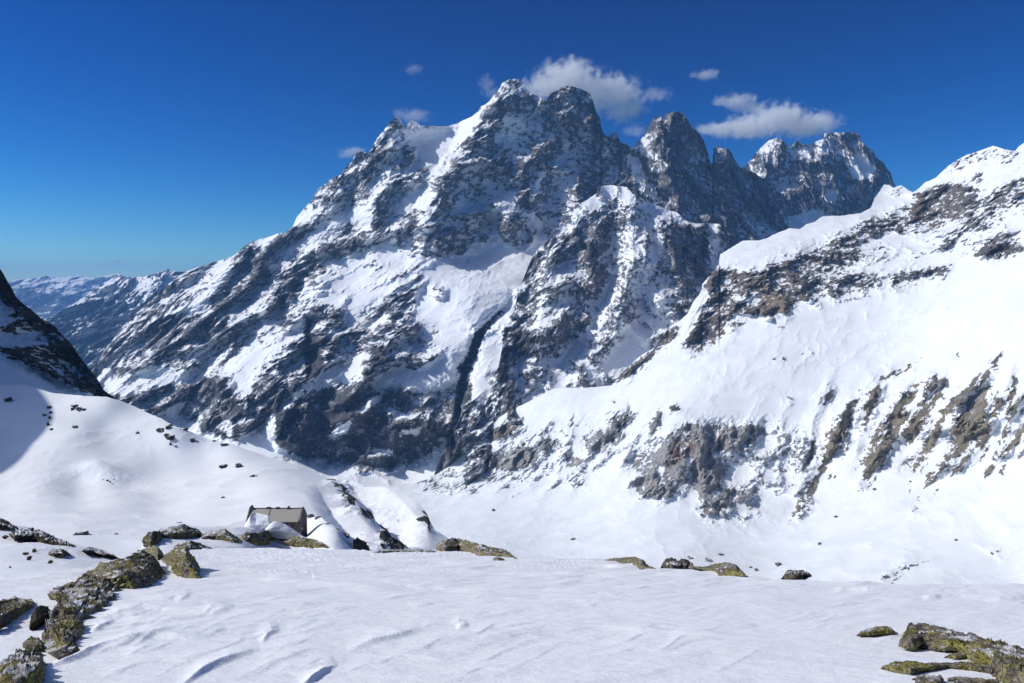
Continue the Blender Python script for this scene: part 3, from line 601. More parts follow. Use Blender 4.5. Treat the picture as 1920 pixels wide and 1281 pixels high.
DIRT = [[(1607, 747), (1593, 807), (1563, 853), (1540, 893), (1520, 937), (1493, 947), (1513, 907), (1533, 887), (1547, 847), (1563, 800), (1580, 773)],
        [(1650, 717), (1650, 747), (1633, 777), (1623, 807), (1617, 793), (1623, 760), (1637, 727)],
        [(1720, 727), (1713, 760), (1683, 820), (1657, 860), (1627, 903), (1620, 893), (1627, 853), (1640, 813), (1657, 790), (1680, 757), (1700, 737)],
        [(1753, 703), (1770, 720), (1763, 747), (1740, 780), (1717, 820), (1707, 837), (1693, 820), (1700, 793), (1717, 760), (1733, 727)],
        [(1857, 687), (1853, 710), (1820, 733), (1780, 773), (1763, 813), (1747, 847), (1727, 870), (1710, 893), (1703, 913), (1713, 867), (1730, 843), (1747, 807), (1763, 773), (1783, 750), (1810, 727), (1840, 697)],
        [(1843, 730), (1850, 760), (1840, 807), (1813, 843), (1780, 867), (1747, 907), (1723, 927), (1753, 887), (1773, 853), (1793, 820), (1793, 787), (1813, 760)],
        [(1880, 747), (1860, 793), (1847, 837), (1827, 843), (1847, 793), (1867, 750)], [(1925, 735), (1907, 767), (1893, 807), (1877, 820), (1890, 787), (1907, 757)],
        [(1829, 838), (1802, 876), (1777, 897), (1800, 868)], [(1730, 671), (1700, 690), (1650, 708), (1648, 714), (1700, 695)], [(1800, 657), (1790, 668), (1798, 672)], [(1885, 655), (1868, 668), (1855, 690), (1862, 690)],
        [(1935, 790), (1905, 830), (1870, 860), (1900, 820)], [(1905, 700), (1902, 730), (1895, 760), (1890, 740)], [(1572, 722), (1555, 735), (1540, 760), (1545, 762), (1560, 742)]]
C = gcol((.15, .14, .135))
for pts in Z(8, [(60, 400), (1920, 250), (1920, 800), (0, 700)]), Z(7, [(0, 690), (700, 690), (700, 1250), (0, 1250)]): pcol(C, pts, (.33, .325, .32), 8)
pcol(C, Z(4, [(1000, 600), (1500, 560), (1450, 850), (1150, 850)]), (.15, .125, .10), 6)
pcol(C, Z(6, [(1100, 300), (1500, 300), (1800, 300), (1800, 600), (1200, 800), (700, 1000)]), (.16, .14, .12), 6)
pcol(C, Z(6, [(1570, 400), (1740, 470), (1740, 570), (1580, 580)]), (.24, .20, .15), 2)
pcol(C, Z(8, [(360, 480), (740, 240), (720, 320), (440, 450)]), (.20, .16, .115), 3)
pcol(C, Z(8, [(1600, 380), (1700, 380), (1700, 440), (1640, 460), (1560, 520), (1530, 520), (1560, 420)]), (.25, .18, .14), 2)
for d in DIRT:
    cx_ = np.mean([q[0] for q in d]); cy_ = np.mean([q[1] for q in d]); rho = np.maximum(rho, paint(np.zeros((MH, MW)), [((p[0]-cx_)*1.25+cx_-4, (p[1]-cy_)*1.2+cy_+5) for p in d], .3, 2))
for d in DIRT:
    rho = P(rho, d, .93, 0); pcol(C, [(p[0]+(-6 if p[0] < np.mean([q[0] for q in d]) else 6), p[1]) for p in d], (.27, .235, .175), 3)
rs2 = random.Random(3)
for i in range(150):
    d = DIRT[rs2.choice([0, 0, 2, 2, 3, 4, 4, 5, 5, 5, 6, 7, 12])]; q = rs2.choice(d); u0 = q[0]+rs2.uniform(-10, 14); v0 = q[1]+rs2.uniform(-14, 16)
    L_ = rs2.uniform(18, 62); w_ = rs2.uniform(.9, 2.6); a_ = rs2.uniform(.5, .72); du, dv = -L_*math.cos(a_+.42), L_*math.sin(a_+.42)
    rho = P(rho, [(u0, v0), (u0+w_*1.5, v0+w_), (u0+du*.5+w_, v0+dv*.5+w_), (u0+du, v0+dv), (u0+du*.5-w_, v0+dv*.5-w_)], rs2.choice([.62, .75, .9, .05, .05]), 0)
    pcol(C, [(u0-4, v0-4), (u0+6, v0-2), (u0+du+5, v0+dv+4), (u0+du-5, v0+dv)], (.27, .24, .18), 2)
Zr = [(1860, 1040), (1900, 1020), (1902, 1023), (1862, 1044)]
for ln in [(1650, 1086, 1690, 1066), (1668, 1091, 1702, 1073), (1690, 1066, 1740, 1050), (1855, 1036, 1885, 1025)]:
    a, b, c, d = ln; rho = P(rho, [(a, b), (c, d), (c+1, d+3), (a+1, b+3.5)], .85, 0)
right_top = [(660, 930), (720, 912), (740, 911), (780, 905), (807, 897), (840, 876), (887, 834), (907, 812), (940, 780), (960, 768), (983, 757), (1023, 737), (1035, 729), (1047, 727), (1087, 728), (1110, 726), (1147, 723), (1167, 698), (1200, 668), (1222, 655), (1233, 645), (1253, 613), (1277, 600), (1290, 587), (1300, 566), (1313, 550),
             (1317, 533), (1333, 513), (1347, 500), (1350, 477), (1373, 463), (1393, 451), (1410, 451), (1433, 449), (1455, 438), (1480, 428), (1500, 430), (1512, 421), (1530, 415), (1540, 407), (1550, 405), (1580, 404), (1613, 400), (1633, 390), (1640, 372), (1650, 358), (1658, 345), (1668, 347), (1675, 352), (1689, 347), (1697, 352), (1703, 357),
             (1712, 361), (1722, 354), (1734, 342), (1754, 334), (1765, 323), (1779, 311), (1795, 300), (1813, 290), (1841, 281), (1864, 273), (1880, 279), (1886, 280), (1903, 284), (1910, 275), (1925, 264), (1960, 250), (2050, 200), (2110, 190)]
right_bot = [(660, 1010), (760, 1060), (900, 1120), (1300, 1180), (1700, 1200), (2110, 1200)]
Yr = rbf([(660, 930, 2480), (660, 1010, 2000), (800, 900, 2560), (900, 1120, 1450), (1000, 1050, 1700), (1300, 1180, 1180), (1400, 1080, 1440), (1700, 1200, 1050), (1900, 1090, 1200), (2110, 1200, 900), (2110, 1000, 1150), (1500, 950, 1700), (1900, 900, 1400), (2110, 700, 1330), (1900, 650, 1650), (1700, 650, 1950), (1900, 400, 2080), (2110, 190, 2350), (1900, 282, 2420), (1700, 357, 2750), (1550, 405, 2720), (1450, 560, 2300),
          (1350, 480, 2680), (1300, 600, 2400), (1150, 722, 2420), (1050, 727, 2560), (887, 834, 2640), (1250, 800, 2030), (1350, 900, 1850), (1100, 850, 2220), (1600, 780, 1860), (1480, 640, 2120), (1000, 930, 2150), (1100, 940, 2000), (1650, 480, 2330)], 60)
o = layer("mountain", M_right, right_top, right_bot, Yr, 1150, 820, rbase=.08, relief=rel, rho=rho, color=C, amp=34, nscale=85, jag=1.3, seed=9.4, stretch=(math.radians(56), 1.8), warp=4, rockstep=3, back=500, backslope=.9)
tag(o, "bright snow mountainside with rock bands and brown gullies, filling the right side", "mountain", kind='structure')

# ================================================================== LEFT CLIFF
M_left = terrain_mat("left_slope_surface", 2.0, fine=.2, edge=.06)
rel = np.zeros((MH, MW))
ridgeline(rel, [(0, 505), (40, 560), (115, 620), (170, 700), (200, 745)], 60, 30, 15)
rho = np.full((MH, MW), .0)
rho = P(rho, [(-200, 300), (0, 480), (250, 740), (260, 790), (190, 748), (130, 722), (60, 692), (0, 660), (-200, 560)], .8, 1)
rho = P(rho, [(-20, 560), (20, 575), (60, 590), (110, 640), (60, 660), (0, 640)], .55, 3)
rho = P(rho, [(-30, 560), (8, 570), (22, 600), (0, 612), (-30, 600)], .06, 1)
rho = P(rho, [(-30, 626), (15, 630), (42, 640), (12, 650), (-30, 640)], .04, 1)
rho = P(rho, [(0, 480), (38, 555), (120, 630), (200, 735), (185, 735), (90, 640), (30, 580), (0, 555)], .95, 1)
cliff_top = [(-1300, -60), (-1050, -10), (-890, 38), (-820, 70), (-760, 84), (-700, 100), (-640, 108), (-590, 128), (-500, 152), (-400, 205), (-300, 262), (-190, 330), (-100, 420), (-40, 470), (0, 505), (8, 516), (15, 530), (22, 540), (30, 556), (40, 565), (50, 575), (60, 581), (75, 596), (90, 605), (104, 613), (115, 627), (128, 638), (140, 655), (155, 677), (165, 690), (176, 702), (185, 715), (193, 730), (203, 738), (215, 745), (225, 754), (240, 764), (280, 790), (330, 815)]
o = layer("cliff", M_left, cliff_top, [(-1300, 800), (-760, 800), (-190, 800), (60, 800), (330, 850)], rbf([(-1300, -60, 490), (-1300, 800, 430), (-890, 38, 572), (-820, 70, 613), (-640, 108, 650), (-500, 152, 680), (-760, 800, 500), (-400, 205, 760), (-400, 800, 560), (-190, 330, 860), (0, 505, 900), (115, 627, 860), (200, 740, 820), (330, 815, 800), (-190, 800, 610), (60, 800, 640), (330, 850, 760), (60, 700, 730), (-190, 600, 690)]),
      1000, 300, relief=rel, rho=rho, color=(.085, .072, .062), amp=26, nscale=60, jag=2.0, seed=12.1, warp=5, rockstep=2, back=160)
tag(o, "dark steep rocky cliff in shade at the left edge, rising above the snow slope", "cliff", kind='structure')

# ================================================================== LEFT SNOW BASIN
rel = np.zeros((MH, MW)); rho = np.zeros((MH, MW))
blob(rel, 185, 884, 42, 14, 5); blob(rel, 245, 905, 40, 16, -3)
ridgeline(rel, [(650, 900), (690, 935), (725, 965), (755, 1000), (775, 1040)], 34, 40, -8, -12, taper=.35)
ridgeline(rel, [(590, 905), (620, 950), (660, 990), (690, 1040)], 30, 30, -4, taper=.35)
for pts, v_ in [([(640, 908), (660, 915), (668, 935), (660, 948), (640, 940)], .8), ([(603, 893), (620, 903), (655, 912), (640, 918), (612, 904)], .75), ([(672, 922), (700, 945), (724, 975), (745, 1005), (735, 1000), (700, 958)], .75), ([(708, 982), (720, 985), (745, 1000), (758, 1015), (760, 1040), (715, 1040), (712, 1010), (722, 1000)], .9),
                ([(668, 952), (690, 955), (698, 966), (685, 968)], .8), ([(790, 955), (802, 965), (809, 990), (806, 1002), (798, 985), (783, 980), (795, 970)], .85), ([(772, 948), (785, 950), (792, 962), (780, 962)], .4), ([(575, 865), (605, 885), (612, 896), (596, 884)], .6), ([(660, 1008), (678, 1012), (690, 1028), (668, 1030)], .85),
                ([(330, 800), (352, 808), (345, 812)], .4), ([(370, 822), (400, 832), (395, 834)], .5), ([(355, 825), (368, 828), (360, 832)], .9)]:
    rho = P(rho, pts, v_, 0)
rho = P(rho, [(630, 905), (760, 960), (800, 1035), (700, 1035), (640, 960)], np.maximum(rho, .2), 3)
basin_top = [(-120, 715), (0, 722), (45, 722), (70, 730), (100, 738), (160, 742), (200, 743), (225, 750), (250, 760), (290, 780), (330, 799), (370, 815), (400, 827), (440, 835), (480, 848), (520, 862), (560, 873), (590, 886), (610, 897), (640, 907), (665, 907), (690, 907), (715, 910), (740, 918), (765, 930), (780, 942), (795, 955), (802, 966), (806, 985), (818, 997), (835, 1006), (860, 1022), (900, 1040)]
Yb = rbf([(-120, 715, 600), (0, 722, 600), (100, 738, 590), (200, 743, 570), (330, 800, 540), (440, 835, 530), (560, 873, 510), (640, 907, 480), (715, 910, 470), (780, 943, 430), (806, 985, 395), (835, 1006, 380), (900, 1040, 340),
          (200, 800, 545), (300, 862, 515), (170, 850, 515), (250, 885, 495), (60, 885, 490), (120, 850, 512), (390, 880, 500), (150, 935, 440), (300, 940, 435), (0, 940, 430), (-120, 940, 430), (450, 930, 425), (560, 940, 390), (640, 980, 330), (700, 985, 345), (740, 1040, 260), (600, 1060, 200), (300, 1060, 230), (0, 1060, 230), (-120, 1060, 230), (900, 1100, 250), (820, 1040, 320), (150, 985, 340), (450, 985, 330), (760, 980, 385)], 40)
o = layer("snow_slope", M_left, basin_top, [(-120, 1090), (620, 1090), (900, 1100)], Yb, 700, 330, relief=rel, rho=rho, color=(.09, .092, .085), amp=7, nscale=34, jag=.8, seed=14.3, mode='z', warp=3, back=60, backslope=.9, stretch=(0.1, 2.0))
tag(o, "snow basin and rounded snow shoulder behind the hut, reaching from the left edge to the rocky spur", "snow slope", kind='structure')

# ================================================================== FOREGROUND SNOW
M_snow = None
def make_snow():
    t = NT("foreground_snow"); pos = t.n('ShaderNodeNewGeometry').outputs['Position']
    mp = t.n('ShaderNodeMapping'); t.l(pos, mp.inputs[0]); mp.inputs['Rotation'].default_value = (0, 0, .5); mp.inputs['Scale'].default_value = (1, 2.2, 1)
    n1 = t.noise(3.0, 5, .6, mp.outputs[0]); n2 = t.noise(40, 3, .6, pos); n3 = t.noise(.35, 3, .5, pos)
    n4 = t.noise(1.1, 6, .7, pos); h = t.math('ADD', t.math('ADD', t.math('MULTIPLY', n1, .7), t.math('MULTIPLY', n4, 1.1)), t.math('MULTIPLY', n2, .08))
    b = t.n('ShaderNodeBump'); b.inputs['Distance'].default_value = .05; b.inputs['Strength'].default_value = .7; t.l(h, b.inputs['Height'])
    base = t.mix(n3, (.87, .89, .935), (.91, .925, .95))
    bs = t.n('ShaderNodeBsdfPrincipled'); t.l(base, bs.inputs['Base Color']); bs.inputs['Roughness'].default_value = .7; bs.inputs['Specular IOR Level'].default_value = .2
    t.l(b.outputs[0], bs.inputs['Normal']); o = t.n('ShaderNodeOutputMaterial'); t.l(bs.outputs[0], o.inputs[0]); return t.m
M_snow = make_snow()
ter_top = [(-150, 955), (-60, 962), (0, 972), (20, 980), (40, 986), (90, 1000), (130, 1012), (150, 1022), (190, 1036), (215, 1043), (240, 1047), (258, 1040), (268, 1020), (280, 1002), (300, 992), (340, 985), (400, 990), (430, 983), (450, 978), (500, 972), (575, 972), (590, 968), (604, 972), (622, 985), (645, 998), (662, 1008), (680, 1022), (695, 1029), (720, 1036), (760, 1045)]
Yt = rbf([(-150, 955, 105), (0, 972, 98), (90, 1000, 85), (150, 1022, 74), (240, 1047, 58), (280, 1004, 90), (340, 985, 128), (430, 984, 146), (500, 974, 172), (577, 1000, 148), (500, 1005, 140), (590, 968, 178), (650, 1003, 158), (695, 1029, 135), (760, 1045, 120),
          (450, 1040, 70), (600, 1045, 85), (700, 1060, 80), (450, 1090, 40), (700, 1100, 50), (-150, 1100, 36), (0, 1100, 34), (150, 1090, 34), (250, 1080, 36), (-150, 1020, 62), (60, 1040, 54), (340, 1040, 54), (300, 1180, 22), (0, 1180, 22), (700, 1180, 30)], 45)
o = layer("snow_slope", M_left, ter_top, [(-150, 1180), (760, 1180)], Yt, 560, 200, color=(.1, .1, .1), amp=4, nscale=14, jag=.0, rbase=.1, seed=21.0, mode='z', back=30, backslope=1.3)
tag(o, "snow covered terrace the stone hut stands on, dotted with mossy rocks", "snow slope", kind='structure')
fg_top = [(-150, 1100), (-40, 1094), (60, 1084), (140, 1068), (200, 1054), (262, 1044), (320, 1036), (380, 1030), (440, 1028), (520, 1029), (620, 1031), (760, 1032), (850, 1034), (900, 1038), (965, 1045), (1040, 1047),
          (1140, 1050), (1200, 1060), (1250, 1067), (1320, 1071), (1390, 1077), (1480, 1086), (1560, 1090), (1600, 1091), (1700, 1094), (1920, 1097), (2070, 1099)]
def Yf(u, v):
    q = (PH/2-v)/F; sl_ = (CP*q-SP)/(CP+SP*q)
    return 1.3/np.maximum(-sl_-.32, .012)
rel = np.zeros((MH, MW))
STEPS = [([(158, 1227), (202, 1207), (250, 1198), (293, 1192), (354, 1197), (428, 1190)], 46, 4, .055), ([(330, 1290), (387, 1251), (448, 1230), (488, 1217)], 60, 5, .06), ([(490, 1206), (503, 1190), (525, 1180)], 40, 4, .045), ([(556, 1290), (600, 1262), (633, 1241)], 50, 5, .06),
         ([(269, 1183), (290, 1174), (320, 1165), (380, 1156), (400, 1138), (430, 1128)], 40, 3, .03), ([(380, 1156), (440, 1140)], 30, 3, .04), ([(650, 1220), (700, 1206), (750, 1194), (792, 1183)], 46, 4, .05), ([(170, 1188), (215, 1163)], 30, 5, .05), ([(195, 1153), (268, 1142)], 24, 3, .04),
         ([(845, 1168), (868, 1163)], 8, 3, .02), ([(855, 1180), (880, 1173)], 20, 4, .035), ([(330, 1130), (360, 1110)], 20, 3, .03), ([(500, 1088), (600, 1074), (560, 1078)], 20, 3, .05), ([(1110, 1170), (1240, 1186), (1440, 1196)], 20, 4, .03), ([(950, 1120), (1180, 1135), (1390, 1140)], 16, 3, .03), ([(450, 1085), (640, 1095), (760, 1110)], 14, 3, .05),
         ([(1850, 1127), (1920, 1124)], 8, 2, .05), ([(1730, 1122), (1765, 1118)], 8, 2, .05), ([(80, 1255), (150, 1230), (205, 1205)], 10, 30, .06)]
relfg = np.zeros((MH, MW))
def fg_extra(P_, U, V, t):
    x, y, z = P_[..., 0], P_[..., 1], P_[..., 2]
    d = np.clip(y/8, .5, 12)
    xs = (x+.55*y); ys = (y*.85-.5*x)
    p = (xs/3.2, ys*1.0, z*0)
    wv = fbm((x, y, z*0), 2.6, 3, .5, off=4)
    p2 = (xs/4.5+wv*.4, ys+wv*1.1, z*0)
    n = fbm(p2, .95, 4, .5, off=2.2)
    saw = np.mod(ys/1.9+wv*1.4+fbm((x, y, z*0), 5.0, 2, .5, off=8), 1.0)
    drift = sstep(0, .85, saw)*(1-sstep(.88, 1.0, saw))*sstep(.05, .3, fbm((x, y, z*0), 3.2, 2, .5, off=17)+.12)
    z = z+fbm((x, y, z*0), 11.0, 4, .45, off=6)*.12*np.clip(y/15, .3, 2)*np.minimum(1, 1.02-t[:, None]*.8)+n*.045*np.clip(d, .6, 3)
    k = sample(relfg, U, V)
    z = z+k
    P_ = P_.copy(); P_[..., 2] = z
    return P_
for pts, wl_, wr_, a_ in STEPS:
    # pts run left to right; far side (above) gentle, near side (below) abrupt
    acc = np.zeros((MH, MW)); q = sorted(pts, key=lambda p: p[1])
    a0, a1 = q[0], q[-1]; wl_ = min(wl_, 24); wr_ = 3.6
    if a1[0] < a0[0]: ridgeline(acc, pts, wl_, wr_*1.8, a_*.8, power=1.5, taper=.35)
    else: ridgeline(acc, pts, wr_*1.8, wl_, a_*.8, power=1.5, taper=.35)
    relfg += acc
rr = random.Random(5)
for i in range(130):
    u0 = rr.uniform(90, 1900) if i % 3 == 0 else rr.uniform(150, 900); v0 = rr.uniform(1075, 1275)
    if v0 < 1100+max(0, 260-u0)*.6: continue
    L_ = rr.uniform(35, 110)*(.4+(v0-1040)/160); sl2 = rr.uniform(.05, .42)*(.3+(v0-1040)/260); pts = []
    for j in range(6): pts.append((u0+L_*j/5, v0-L_*j/5*sl2+rr.uniform(-1, 1)*L_*.05))
    q = sorted(pts, key=lambda p: p[1]); sc_ = (.35+(v0-1040)/230)
    aa = rr.uniform(.005, .015)
    if q[-1][0] < q[0][0]: ridgeline(relfg, pts, 12*sc_+4, 2.5*sc_+1.5, aa, power=1.4, taper=.4)
    else: ridgeline(relfg, pts, 2.5*sc_+1.5, 12*sc_+4, aa, power=1.4, taper=.4)
o = layer("snow_field", M_snow, fg_top, [(-150, 1400), (2070, 1400)], Yf, 1900, 620, color=(.1, .1, .1), amp=0, jag=.0, seed=17.0, mode='z', back=14, backslope=1.2, extra=fg_extra, tpow=.9)
tag(o, "wind carved snow field in the foreground with small drift edges, sloping away from the viewer", "snow field", kind='structure')

# ================================================================== ROCKS
def rock_mat(name, lich, scale=1.0, dark=1.0, snow=.0):
    t = NT(name); g = t.n('ShaderNodeNewGeometry'); pos = g.outputs['Position']
    n1 = t.noise(2.2*scale, 6, .7, pos); n2 = t.noise(9*scale, 5, .7, pos); n3 = t.noise(1.1*scale, 3, .6, pos)
    vo = t.n('ShaderNodeTexVoronoi', feature='DISTANCE_TO_EDGE'); vo.inputs['Scale'].default_value = 2.6*scale
    ad = t.n('ShaderNodeVectorMath', operation='ADD'); t.l(pos, ad.inputs[0])
    nv = t.n('ShaderNodeTexNoise'); nv.inputs['Scale'].default_value = 1.6*scale; t.l(pos, nv.inputs['Vector']); t.l(nv.outputs[1], ad.inputs[1]); t.l(ad.outputs[0], vo.inputs['Vector'])
    crack = t.ramp(vo.outputs[0], 0, .09)
    base = t.mix(t.ramp(n1, .35, .65), (.045*dark, .042*dark, .04*dark), (.17*dark, .14*dark, .11*dark))
    base = t.mix(t.ramp(n2, .45, .68), base, (.10*dark, .085*dark, .065*dark))
    base = t.mix(t.math('MULTIPLY', t.ramp(t.noise(.9*scale, 4, .6, pos), .5, .6), .75), base, (.13*dark, .125*dark, .12*dark))
    l1 = t.math('MULTIPLY', t.ramp(t.math('ADD', t.math('MULTIPLY', n3, .6), t.math('MULTIPLY', n2, .5)), .5, .62), lich)
    lcol = t.mix(t.ramp(t.noise(5*scale, 4, .7, pos), .4, .62), (.21, .19, .065), (.44, .41, .12))
    base = t.mix(l1, base, lcol)
    base = t.mix(crack, t.mix(.5, (.03, .027, .02), base), base)
    if snow:
        sx = t.n('ShaderNodeSeparateXYZ'); t.l(g.outputs['Normal'], sx.inputs[0])
        m = t.ramp(t.math('ADD', t.math('MULTIPLY', sx.outputs[2], .5), t.noise(1.3*scale, 5, .65, pos)), 1.02-snow*.25, 1.1-snow*.25)
        base = t.mix(m, base, (.85, .87, .92))
    bs = t.n('ShaderNodeBsdfPrincipled'); t.l(base, bs.inputs['Base Color']); bs.inputs['Roughness'].default_value = .9; bs.inputs['Specular IOR Level'].default_value = .15
    b = t.n('ShaderNodeBump'); b.inputs['Distance'].default_value = .14/scale; b.inputs['Strength'].default_value = .9
    t.l(t.math('ADD', t.math('ADD', n1, n2), t.math('MULTIPLY', crack, .35)), b.inputs['Height']); t.l(b.outputs[0], bs.inputs['Normal'])
    o = t.n('ShaderNodeOutputMaterial'); t.l(bs.outputs[0], o.inputs[0]); return t.m
R_lich = rock_mat("lichen_rock", 1.0, 2.2, 2.5, .08)
R_moss = rock_mat("mossy_rock_far", .85, .55, .7, .3)
R_dark = rock_mat("dark_rock", .12, .5, .62, .35)
R_brown = rock_mat("brown_rock", .1, 2.4, .55)
R_grey = rock_mat("grey_rock", .15, .6, 1.3, .3)
R_snow = M_snow

def outcrop(name, pairs, yf, depth, mat, label=None, cat='rock', group=None, ns=70, ntt=36, rough=.10, seed=0.0, bulge=.35, parent=None, kind=None, push=.025, sink=.12, wall=.38):
    """a closed rock body: pairs = (near lower edge point, far upper edge point) along it, in photo coordinates"""
    A = np.array([p[0] for p in pairs], float); B = np.array([p[1] for p in pairs], float)
    m = (A+B)/2; L = np.concatenate([[0], np.cumsum(np.hypot(*np.diff(m, axis=0).T)+1e-3)]); L /= L[-1]
    s_ = np.linspace(0, 1, ns)
    A = np.stack([np.interp(s_, L, A[:, i]) for i in (0, 1)], -1); B = np.stack([np.interp(s_, L, B[:, i]) for i in (0, 1)], -1)
    YA = yf(A[:, 0], A[:, 1])*(1-push); YB = np.minimum(yf(B[:, 0], B[:, 1])*.955, YA+depth); YB = np.maximum(YB, YA+.15*depth)
    t = np.linspace(0, 1, ntt)[:, None]
    U = A[None, :, 0]*(1-t)+B[None, :, 0]*t; V = A[None, :, 1]*(1-t)+B[None, :, 1]*t
    prof = np.sin(np.pi*np.clip(t, 0, 1))**.8
    H = np.hypot(A[:, 0]-B[:, 0], A[:, 1]-B[:, 1])/F*YA
    tw = np.clip((t-wall)/(1-wall), 0, 1)*.9+.1*t; Y = YA+(YB-YA)*tw**.9-bulge*prof*np.minimum(H, depth)[None]*.35
    x, y, z = at(U, V, Y); P = np.stack([x, y, z], -1)
    # back and foot
    size = float(np.median(H)+1e-3); H_ = np.maximum(H, .05)
    low = P[:1].copy(); low[..., 2] -= H_*sink+.02; low[..., 1] += .25*depth*0+.02
    rows = [low, P]
    for k in (.1, .3, .6, 1.0):
        b = P[-1].copy(); b[:, 1] += (.25+.5*k)*k*depth*.9; b[:, 0] += b[:, 0]/np.maximum(b[:, 1], 1)*k*.3*depth; b[:, 2] -= (k**1.6)*(H_+depth*.36)
        rows.append(b[None])
    P = np.concatenate(rows, 0)
    gx = np.gradient(P, axis=1); gy = np.gradient(P, axis=0); N = np.cross(gx, gy); N /= np.linalg.norm(N, axis=-1, keepdims=True)+1e-9
    sz = max(size, .05)
    q = (P[..., 0], P[..., 1], P[..., 2])
    n = (ridged(q, sz*.9, 5, .55, off=seed)-.7)*rough*sz*1.3
    n += (ridged(q, sz*.22, 4, .6, off=seed+9)-.6)*rough*sz*.45
    # blocky facets
    n += np.round(fbm(q, sz*.45, 2, .5, off=seed+5)*5)/5*rough*sz*.9
    env = np.minimum(1, np.minimum(s_, 1-s_)*10)[None]
    P = P+N*np.where(N[..., 1:2] > 0, -1, 1)*(n*env)[..., None]*-1
    o = link_mesh(name, P.reshape(-1, 3), grid_quads(P.shape[0], ns), mat, parent=parent)
    if parent is None: tag(o, label, cat, group, kind)
    return o
def tb(top, bot):
    """pairs from a top and a bottom edge that run left to right"""
    top = np.array(top, float); bot = np.array(bot, float)
    us = sorted(set(np.round(np.concatenate([top[:, 0], bot[:, 0]]), 2)))
    return [((u, np.interp(u, bot[:, 0], bot[:, 1])), (u, np.interp(u, top[:, 0], top[:, 1]))) for u in us]
def H(pts): return [(p[0]/3.99, 960+p[1]/3.99) for p in pts]
def A_(pts): return [(p[0]/2.972, 850+p[1]/2.972) for p in pts]
def C_(pts): return [(1480+p[0]/4.364, 1080+p[1]/4.364) for p in pts]

a = H([(430, 1095), (600, 1015), (560, 950), (600, 850), (650, 745), (740, 715), (830, 640), (860, 560), (1000, 560), (1120, 540), (1190, 475), (1225, 458), (1240, 460)])
b = H([(335, 1040), (330, 990), (340, 850), (420, 760), (440, 690), (365, 615), (540, 545), (640, 470), (760, 385), (930, 345), (1040, 300), (1130, 325), (1235, 455)])
outcrop("rock_outcrop", list(zip(a, b)), Yf, 3.2, R_lich, "long brown and yellow green rock rib rising diagonally through the snow at lower left", 'rock outcrop', ns=220, ntt=120, rough=.085, wall=.45, seed=1.1)
outcrop("rock", tb(H([(1030, 325), (1060, 285), (1110, 262), (1165, 255), (1205, 290), (1228, 330)]), H([(1030, 335), (1100, 330), (1180, 360), (1228, 345)])), Yf, 3, R_lich, "brown rock knob just behind the upper tip of the long lichen covered rib", ns=60, seed=2.2)
outcrop("rock", tb(H([(1198, 345), (1240, 318), (1310, 275), (1390, 262), (1430, 320), (1470, 400), (1497, 486)]), H([(1198, 360), (1240, 385), (1290, 410), (1300, 465), (1380, 480), (1440, 488), (1497, 492)])), Yf, 3, R_lich, "blocky yellow green rock with a steep right face, right of the long rib", ns=80, ntt=50, seed=3.3)
outcrop("rock", tb(H([(1298, 265), (1340, 235), (1420, 214), (1480, 230), (1560, 264), (1595, 275)]), H([(1298, 280), (1350, 300), (1430, 302), (1500, 290), (1560, 285), (1595, 280)])), lambda u, v: Yt(u, v)*.8, 6, R_moss, "mossy brown rock hump tapering right, directly above the blocky lichen rock", ns=60, seed=4.4)
outcrop("rock", tb(H([(1062, 215), (1080, 185), (1110, 155), (1190, 143), (1200, 150)]), H([(1062, 225), (1080, 255), (1130, 262), (1180, 225), (1200, 165)])), Yt, 5, R_moss, "small rock step at the left end of the mossy rocks in front of the hut", ns=50, seed=5.5)
outcrop("rock", tb(H([(1195, 150), (1250, 130), (1320, 105), (1370, 95), (1430, 115), (1490, 140), (1512, 160)]), H([(1195, 168), (1230, 185), (1400, 187), (1500, 180), (1512, 165)])), Yt, 9, R_moss, "low mossy hump, leftmost of the big green topped rocks near the hut", ns=70, seed=6.6)
outcrop("rock", tb(A_([(1125, 450), (1200, 428), (1250, 423), (1290, 450), (1352, 488)]), A_([(1125, 475), (1200, 480), (1300, 497), (1352, 498)])), Yt, 9, R_moss, "mossy rock left of the snow drift that banks against the hut", ns=60, seed=7.7)
outcrop("rock", tb(A_([(1338, 462), (1370, 442), (1450, 447), (1480, 430), (1600, 438), (1622, 462)]), A_([(1338, 475), (1390, 500), (1480, 512), (1500, 482), (1600, 470), (1622, 470)])), Yt, 8, R_moss, "long green brown mossy rock directly below the hut and its snow drift", ns=80, seed=8.8)
outcrop("rock", tb(A_([(1575, 495), (1640, 462), (1700, 472), (1760, 482), (1835, 524)]), A_([(1575, 500), (1640, 515), (1730, 528), (1835, 528)])), Yt, 8, R_moss, "mossy rock tapering to the right, below the right hand corner of the hut", ns=60, seed=9.9)
outcrop("rock", tb(A_([(-60, 800), (0, 820), (80, 808), (180, 823), (192, 834)]), A_([(-60, 1010), (0, 962), (60, 922), (120, 882), (192, 840)])), Yf, 2.4, R_lich, "lichen rock cut by the left edge, above and left of the dark brown boulder", ns=80, ntt=50, seed=11.1)
outcrop("boulder", tb(A_([(163, 965), (178, 890), (200, 862), (225, 850), (262, 855), (290, 885)]), A_([(163, 980), (200, 972), (240, 940), (290, 905)])), Yf, .9, R_brown, "rounded dark brown boulder without lichen beside the lichen covered rib", 'boulder', ns=60, ntt=44, rough=.06, seed=12.2, bulge=.7)
outcrop("rock", tb(A_([(125, 1060), (170, 1024), (210, 1030), (237, 1068)]), A_([(125, 1078), (170, 1090), (237, 1088)])), Yf, .8, R_lich, "small lichen rock between the brown boulder and the big bottom left rock", ns=50, seed=13.3)
